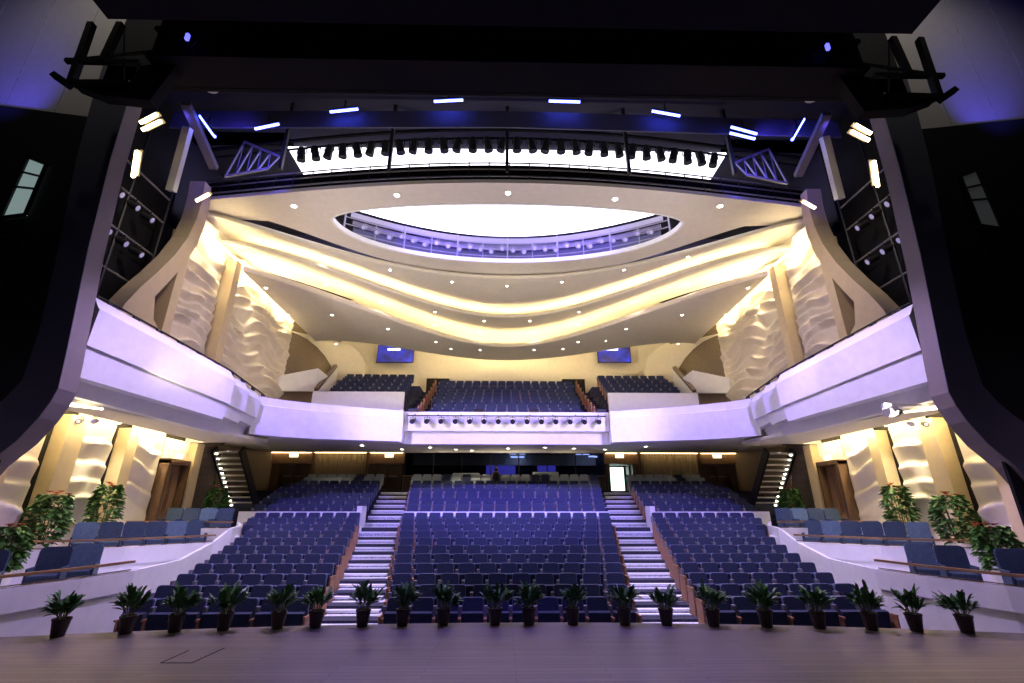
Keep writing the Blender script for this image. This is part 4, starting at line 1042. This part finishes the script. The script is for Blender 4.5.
# columns of the gallery
for k, x in enumerate((-8.7, -4.6, -0.1, 4.6, 8.7)):
    MB().box(x-0.06, x+0.06, 14.6, 14.75, 14.2, 17.4).build('pillar', M['dmetal'], kind='structure')
tubes = [((200, 116), (215, 137)), ((255, 129), (279, 124)), ((330, 112), (358, 109)), ((434, 101.5), (463, 100)), ((549, 101), (580, 102)), ((652, 111), (680, 116)), ((731, 127), (757, 134)), ((730, 133), (755, 139)), ((792, 140), (804, 119))]
for k, (a, b) in enumerate(tubes):
    Yt = 13.6
    p = PY(*a, Yt); q = PY(*b, Yt)
    e = empty('blue_tube_light', (p+q)/2, f'bright blue tube lamp under the dark front ceiling, {ORD[k+1]} from the left', 'tube light', 'blue tube lamps above the gallery')
    c = (p+q)/2; d = (q-p)/2
    MB().tube(-d, d, 0.045, 8).build('tube', M['bluetube'], e)
    m_ = MB(); m_.bar(-d+Vector((0, 0.02, 0.09)), d+Vector((0, 0.02, 0.09)), 0.12, ht=0.06); m_.bar((0, 0.02, 0.1), (0, 0.02, 0.5), 0.04); m_.build('fitting', M['dmetal'], e)
# blue-lit soffit boards behind the tubes
mb = MB()
for a, b in zip(xs_[:-1], xs_[1:]): mb.bar((a, 14.1, 16.2-0.02*abs(a)), (b, 14.1, 16.2-0.02*abs(b)), 0.06, ht=0.8)
mb.build('beam_gallery', M['vaultback'], kind='structure')

for s in (-1, 1):
    tr = empty('side_truss', (s*10.6, 15.2, 14.4), f'small blue-lit steel truss above the {side(s)} end of the front gallery', 'truss', 'blue-lit side trusses')
    mb = MB(); q = [Vector((-s*1.3, -0.3, 0)), Vector((s*0.6, 0.2, 0)), Vector((-s*1.3, 0.3, 1.1)), Vector((s*0.6, 0.8, 2.3))]
    MB().bar(q[0], q[1], 0.08).build('chord', M['gmetal'], tr); MB().bar(q[2], q[3], 0.08).build('chord', M['gmetal'], tr)
    mb = MB()
    for k in range(5):
        a = q[0].lerp(q[1], k/4); b = q[2].lerp(q[3], k/4); mb.bar(a, b, 0.05)
        if k < 4: mb.bar(a, q[2].lerp(q[3], (k+1)/4), 0.04)
    mb.build('lattice', M['gmetal'], tr)
    spot((s*9.0, 13.4, 14.8), (s*11, 16.5, 15.6), 260, (0.10, 0.07, 1.0), 100)  # unseen blue spots added to give the haze around the truss
    spot((s*11.6, 13.2, 15.2), (s*12.5, 14.4, 16.4), 18, (0.12, 0.09, 1.0), 100)
# ================================================================ PROSCENIUM, SIDE LIGHT TOWERS, BRIDGE
PYY = 11.0
for s in (-1, 1):
    sd = side(s)
    E1 = [(128, 100), (110, 160), (88, 248), (73, 320), (65, 358), (58, 388), (50, 402), (38, 418), (16, 441), (-14, 464)]
    E2 = [(92, 100), (76, 160), (57, 255), (39, 331), (22, 380), (5, 398), (-10, 410), (-25, 420), (-40, 432)]
    A = [PY(x, y, PYY) for x, y in E1]; B = [PY(x, y, PYY) for x, y in E2]
    A += [Vector((-12.6, PYY, 1.4)), Vector((-13.6, PYY, 0))]; B += [Vector((-14.5, PYY, 2)), Vector((-15.5, PYY, 0))]
    A = [Vector((A[0].x-0.1, PYY, 15.2))]+A; B = [Vector((B[0].x-0.1, PYY, 15.2))]+B
    A = [Vector((p.x, PYY, p.z)) for p in A]
    out = [(s*abs(p.x), p.y, p.z) for p in A] + [(s*abs(p.x), p.y, p.z) for p in B[::-1]]
    mb = MB(); mb.prism(out, (0, 0.02, 0)); mb.build('wall_proscenium_face_'+sd, M['proface'], kind='structure')
    out = [(s*abs(p.x), PYY+0.02, p.z) for p in A] + [(s*(abs(p.x)+0.3), PYY+0.02, p.z) for p in A[::-1]]
    mb = MB(); mb.prism(out, (0, 0.5, 0)); mb.build('wall_proscenium_reveal_'+sd, M['proreveal'], kind='structure')
    # masking and grey wall outside the opening
    mb = MB(); mb.box(s*11.6, s*30, PYY+0.12, PYY+0.2, 0, 12.9); mb.prism([(s*11.5, PYY+.12, 12.9), (s*30, PYY+.12, 12.9), (s*30, PYY+.12, 15.5)], (0, 0.08, 0))
    mb.build('wall_masking_'+sd, M['black'], kind='structure')
    mb = MB(); mb.box(s*12.0, s*30, PYY+0.5, PYY+0.6, 12.5, 26); mb.box(s*7, s*12, PYY+0.5, PYY+0.6, 17, 26)
    for k in range(7):
        mb.box(s*(12.5+k*1.6), s*(12.53+k*1.6), PYY+0.48, PYY+0.5, 12.5, 26)
    mb.build('wall_stage_'+sd, M['greywall'], kind='structure')
    wn = empty('window_%d' % (2 if s < 0 else 3), (0, 0, 0), None, None, kind='structure')
    q = [(29, 158), (47, 165), (26, 215), (2, 218)]
    P_ = [PY(x, y, PYY+0.05) for x, y in q]; pm = MB(); pm.prism([(s*abs(p.x), p.y, p.z) for p in P_], (0, 0.04, 0)); pm.build('pane', M['winlit'] if s < 0 else M['windim'], wn)
    fm = MB(); PP = [Vector((s*abs(p.x), p.y-0.02, p.z)) for p in P_]
    for k in range(4): fm.bar(PP[k], PP[(k+1) % 4], 0.07)
    for t in (0.25, 0.5): fm.bar(PP[0].lerp(PP[3], t), PP[1].lerp(PP[2], t), 0.05)
    ex_ = (PP[3]-PP[0])*0.5
    for t in (0.15, 0.4, 0.65): fm.bar(PP[3]+ex_*t, PP[2]+ex_*t, 0.04)
    fm.build('window_frame', M['dmetal'], wn)
    # side technical gallery between leg and fin
    mb = MB(); mb.box(s*13.4, s*13.5, 11.9, 16, 5.5, 17); mb.build('wall_technical_'+sd, M['black'], kind='structure')
    tw = empty('lantern_ladder', (s*12.9, 13.0, 6.5), f'black lantern ladder with horizontal bars between {sd} leg and cream fin', 'lantern ladder', 'side lantern ladders')
    for z in (1.3, 2.8, 4.2, 5.6, 6.6): MB().tube((0, -1.2, z), (0, 2.2, z), 0.035, 6).build('crossbar', M['smetal'], tw)
    for y in (-1.2, 0.5, 2.2): MB().tube((0, y, 0), (0, y, 8.5), 0.045, 6).build('upright', M['dmetal'], tw)
    n_ = 0
    for z in (10.7, 12.1):
        for y in (12.2, 12.9, 13.6, 14.3):
            n_ += 1
            lantern((s*12.8, y, z-0.1), (-s*1, 0.3, -0.5), f'black lantern on the {sd} side ladder, {"lower" if z < 11 else "upper"} bar, {ORD[(n_-1) % 4 + 1]} from the stage', f'lanterns on the {sd} ladder', 1.15, True)
    spot((s*12.0, 13.0, 13.2), (s*12.9, 13.3, 10), 12, (0.9, 0.85, 1.0), 100)
    # pale raking struts
    m_ = MB(); a, b = PY(186, 104, 13.0), PY(214, 168, 15.5); m_.bar((s*abs(a.x), a.y, a.z), (s*abs(b.x), b.y, b.z), 0.30, ht=0.2); m_.build('beam_raking', M['proreveal'], kind='structure')
    m_ = MB(); a, b = PY(188, 128, 13.6), PY(171, 191, 14.2); m_.bar((s*abs(a.x), a.y, a.z), (s*abs(b.x), b.y, b.z), 0.28, ht=0.2); m_.build('beam_raking', M['parapet'], kind='structure')
    # warm lamp heads
    for k, (a, b, Y) in enumerate((((140, 123), (157, 114), 12.0), ((142, 130), (161, 121), 12.0), ((137, 151), (133, 177), 12.0), ((196, 201), (209, 194), 15.2))):
        p, q = PY(*a, Y), PY(*b, Y); c = (p+q)/2; d = (q-p)/2; c.x = s*abs(c.x); d.x = -s*d.x
        e = empty('strip_lamp', c, f'warm strip lamp, {ORD[k+1]} down the {sd} side of the proscenium', 'strip lamp', 'warm strip lamps beside the proscenium')
        MB().bar(-d, d, 0.09, ht=0.07).build('tube', M['warmlamp'], e)
        m_ = MB(); m_.bar(-d+Vector((0, 0.1, 0.12)), d+Vector((0, 0.1, 0.12)), 0.15, ht=0.05); m_.build('reflector', M['tan'], e)
    # bright corner lamp where the leg meets the soffit
    p = PY(68 if s < 0 else 68, 408, 13.0)
    c = Vector((s*abs(p.x), 13.0, ZS-0.04)); e = empty('soffit_floodlight', c, f'bright flat floodlight at the stage end of the {sd} soffit', 'floodlight', 'soffit floodlights')
    MB().prism([(-s*0.15, -0.55, 0), (s*0.15, -0.6, 0), (-s*0.75, 0.25, 0)], (0, 0, -0.05)).build('panel', M['warmlamp'], e)
    # spotlights under the soffit
    c = PZ(82, 416, ZS)
    for k in range(2):
        lantern((s*abs(c.x)-s*0.45*k, c.y, ZS), (-s*0.4, -1, -0.3), f'small {"white" if k else "black"} ceiling spot under the {sd} soffit near the proscenium', 'soffit spots', 0.7, True, 'parapet' if k else 'dmetal')
# projector-like camera ball under the right balcony
p = PY(892, 406, 12.6)
e = empty('dome_camera', (10.75, 12.9, 4.62), 'white motorised camera on the underside of the right balcony front', 'camera')
m_ = MB(); m_.tube((-0.14, 0, 0), (0.14, 0, 0), 0.14, 12); m_.build('body', M['smetal'], e)
m_ = MB(); m_.tube((0.05, -0.12, 0), (0.05, -0.2, -0.03), 0.08, 12); m_.build('lens', M['dmetal'], e)
m_ = MB(); m_.box(-0.2, 0.2, -0.05, 0.05, 0.10, 0.24); m_.box(-0.04, 0.9, -0.04, 0.04, 0.16, 0.24); m_.build('bracket', M['parapet'], e)

# header and bridge
mb = MB(); mb.box(-12.5, 12.5, PYY+0.02, PYY+0.30, 14.4, 14.6); mb.build('beam_header_soffit', M['proreveal'], kind='structure')
mb = MB(); mb.box(-12.5, 12.5, PYY, PYY+0.1, 14.4, 17.6); mb.build('wall_proscenium_header', M['black'], kind='structure')
for s in (-1, 1):
    dlp = PY(217 if s < 0 else 803, 98.5, 11.6)
    downlight(Vector((dlp.x, 11.2, 14.4)), 'proscenium header', 1 if s < 0 else 2, power=20, r=0.12)
br = empty('lighting_bridge', (0, 9.9, 13.45), 'long black lighting bridge hung across the stage above the opening', 'lighting bridge')
mb = MB()
for z in (0, 1.0, 1.9):
    for y in (-0.5, 0.5): mb.bar((-9.8, y, z), (9.8, y, z), 0.12)
mb.build('chords', M['black'], br)
mb = MB()
for k in range(24):
    x = -9.6+k*0.8; mb.bar((x, -0.5, 0), (x+0.8, -0.5, 1.9), 0.05); mb.bar((x, -0.5, 0), (x, -0.5, 1.9), 0.05)
mb.build('lattice', M['black'], br)
mb = MB(); mb.box(-9.8, 9.8, -0.42, -0.38, 0, 1.9); mb.build('screen_cloth', M['black'], br)
mb = MB(); mb.box(-9.8, 9.8, -0.5, 0.5, -0.05, 0.0); mb.build('deck', M['black'], br)
for s in (-1, 1):
    P3 = lambda x, y: (lambda p: Vector((s*abs(p.x), p.y-9.9, p.z-13.45)))(PY(x, y, 9.6))
    mb = MB()
    for a, b, w_ in (((92, 24), (71, 84), .16), ((121, 24), (103, 62), .16), ((66, 61), (140, 63), .12), ((66, 61), (170, 50), .07), ((78, 62), (70, 84), .07), ((54, 75), (70, 86), .16), ((74, 84), (128, 84), .16), ((124, 30), (124, 84), .03)):
        mb.bar(P3(*a), P3(*b), w_)
    mb.build('outrigger_frame', M['black'], br)
    mb = MB(); mb.prism([P3(72, 84), P3(100, 95), P3(150, 100), P3(180, 60), P3(140, 66), P3(128, 84)], (0, 0.3, 0)); mb.build('end_cheek', M['black'], br)
    p = PY(187 if s < 0 else 828, 34 if s < 0 else 44, 9.2)
    MB().box(p.x-0.04, p.x+0.04, 9.2-9.9, 9.28-9.9, p.z-0.16-13.45, p.z+0.04-13.45).build('pilot_lamp', M['ledblue'], br)
# black border and gantry overhead
mb = MB(); mb.box(-7.3, 7.3, -3, 6.0, 10.25, 10.5); mb.prism([(-7.3, 6, 10.25), (7.3, 6, 10.25), (7.3, 6, 20), (-7.3, 6, 20)], (0, 0.06, 0))
mb.build('beam_gantry', M['black'], kind='structure')

# ================================================================ PHOTOGRAPHER AT THE REAR
def skin_chain(name, verts, edges, radii, mtl, parent, sub=1):
    me = bpy.data.meshes.new(name); me.from_pydata(verts, edges, []); o = bpy.data.objects.new(name, me); COL.objects.link(o); o.parent = parent
    o.modifiers.new('skin', 'SKIN'); ly = me.skin_vertices[0].data
    for i, r_ in enumerate(radii): ly[i].radius = (r_, r_) if not isinstance(r_, tuple) else r_
    ly[0].use_root = True
    ss = o.modifiers.new('sub', 'SUBSURF'); ss.levels = sub; ss.render_levels = sub
    me.materials.append(mtl); return o
pp = PY(496, 488, 27.5)
pz = rows[16][1]
e = empty('person', (pp.x, 27.55, pz), 'person in a dark dress standing in the rear rows, raising a camera', 'person')
V = [(0,0,0.92),(0,0,1.12),(0,0,1.36),(0,-0.01,1.47),(0,-0.02,1.58),
     (0.09,0,0.88),(0.10,-0.02,0.48),(0.10,0.02,0.08),(0.10,-0.12,0.03),
     (-0.09,0,0.88),(-0.10,-0.02,0.48),(-0.10,0.02,0.08),(-0.10,-0.12,0.03),
     (0.17,0,1.36),(0.30,-0.08,1.18),(0.10,-0.28,1.46),
     (-0.17,0,1.36),(-0.30,-0.08,1.18),(-0.10,-0.28,1.46)]
E = [(0,1),(1,2),(2,3),(3,4),(0,5),(5,6),(6,7),(7,8),(0,9),(9,10),(10,11),(11,12),(2,13),(13,14),(14,15),(2,16),(16,17),(17,18)]
Rr = [.13,.11,.12,.05,.06,.09,.06,.04,.035,.09,.06,.04,.035,.055,.042,.03,.055,.042,.03]
body = skin_chain('body', V, E, Rr, M['skin'], e, 2)
hd = MB(); N = 10
hd.lathe((0, -0.03, 1.53), [(0.02, 0), (0.06, 0.02), (0.078, 0.08), (0.085, 0.14), (0.075, 0.20), (0.04, 0.235), (0.01, 0.24)], 12)
hd.tube((0, -0.11, 1.63), (0, -0.135, 1.61), 0.014, 6); hd.build('head', M['skin'], e, smooth=True)
hr = MB(); hr.lathe((0, -0.005, 1.55), [(0.05, -0.1), (0.085, 0.0), (0.095, 0.12), (0.085, 0.2), (0.05, 0.24), (0.01, 0.25)], 12); hr.build('hair', M['hair'], e, smooth=True)
dr_ = MB(); dr_.lathe((0, 0, 0), [(0.36, 0.45), (0.28, 0.7), (0.17, 1.05), (0.19, 1.25), (0.20, 1.38), (0.08, 1.44)], 16); dr_.build('dress', M['dress'], e, smooth=True)
for s in (-1, 1):
    h = MB(); c = Vector((s*0.09, -0.30, 1.49)); h.obox(c, (0.012, 0, 0), (0, 0.035, 0), (0, 0, 0.04))
    for f_ in range(4): h.tube(c+Vector((0, -0.03, -0.03+0.02*f_)), c+Vector((-s*0.04, -0.06, -0.028+0.02*f_)), 0.008, 6)
    h.tube(c+Vector((0, 0.0, 0.04)), c+Vector((-s*0.03, -0.03, 0.07)), 0.009, 6); h.build('hand', M['skin'], e)
cm = MB(); cm.box(pp.x-0.09, pp.x+0.09, 27.55-0.40, 27.55-0.33, pz+1.47, pz+1.60); cm.tube((pp.x, 27.15, pz+1.53), (pp.x, 27.05, pz+1.53), 0.045, 10)
cm.build('camera', M['dmetal'], label='dark handheld camera raised by the person in the rear rows', cat='camera')
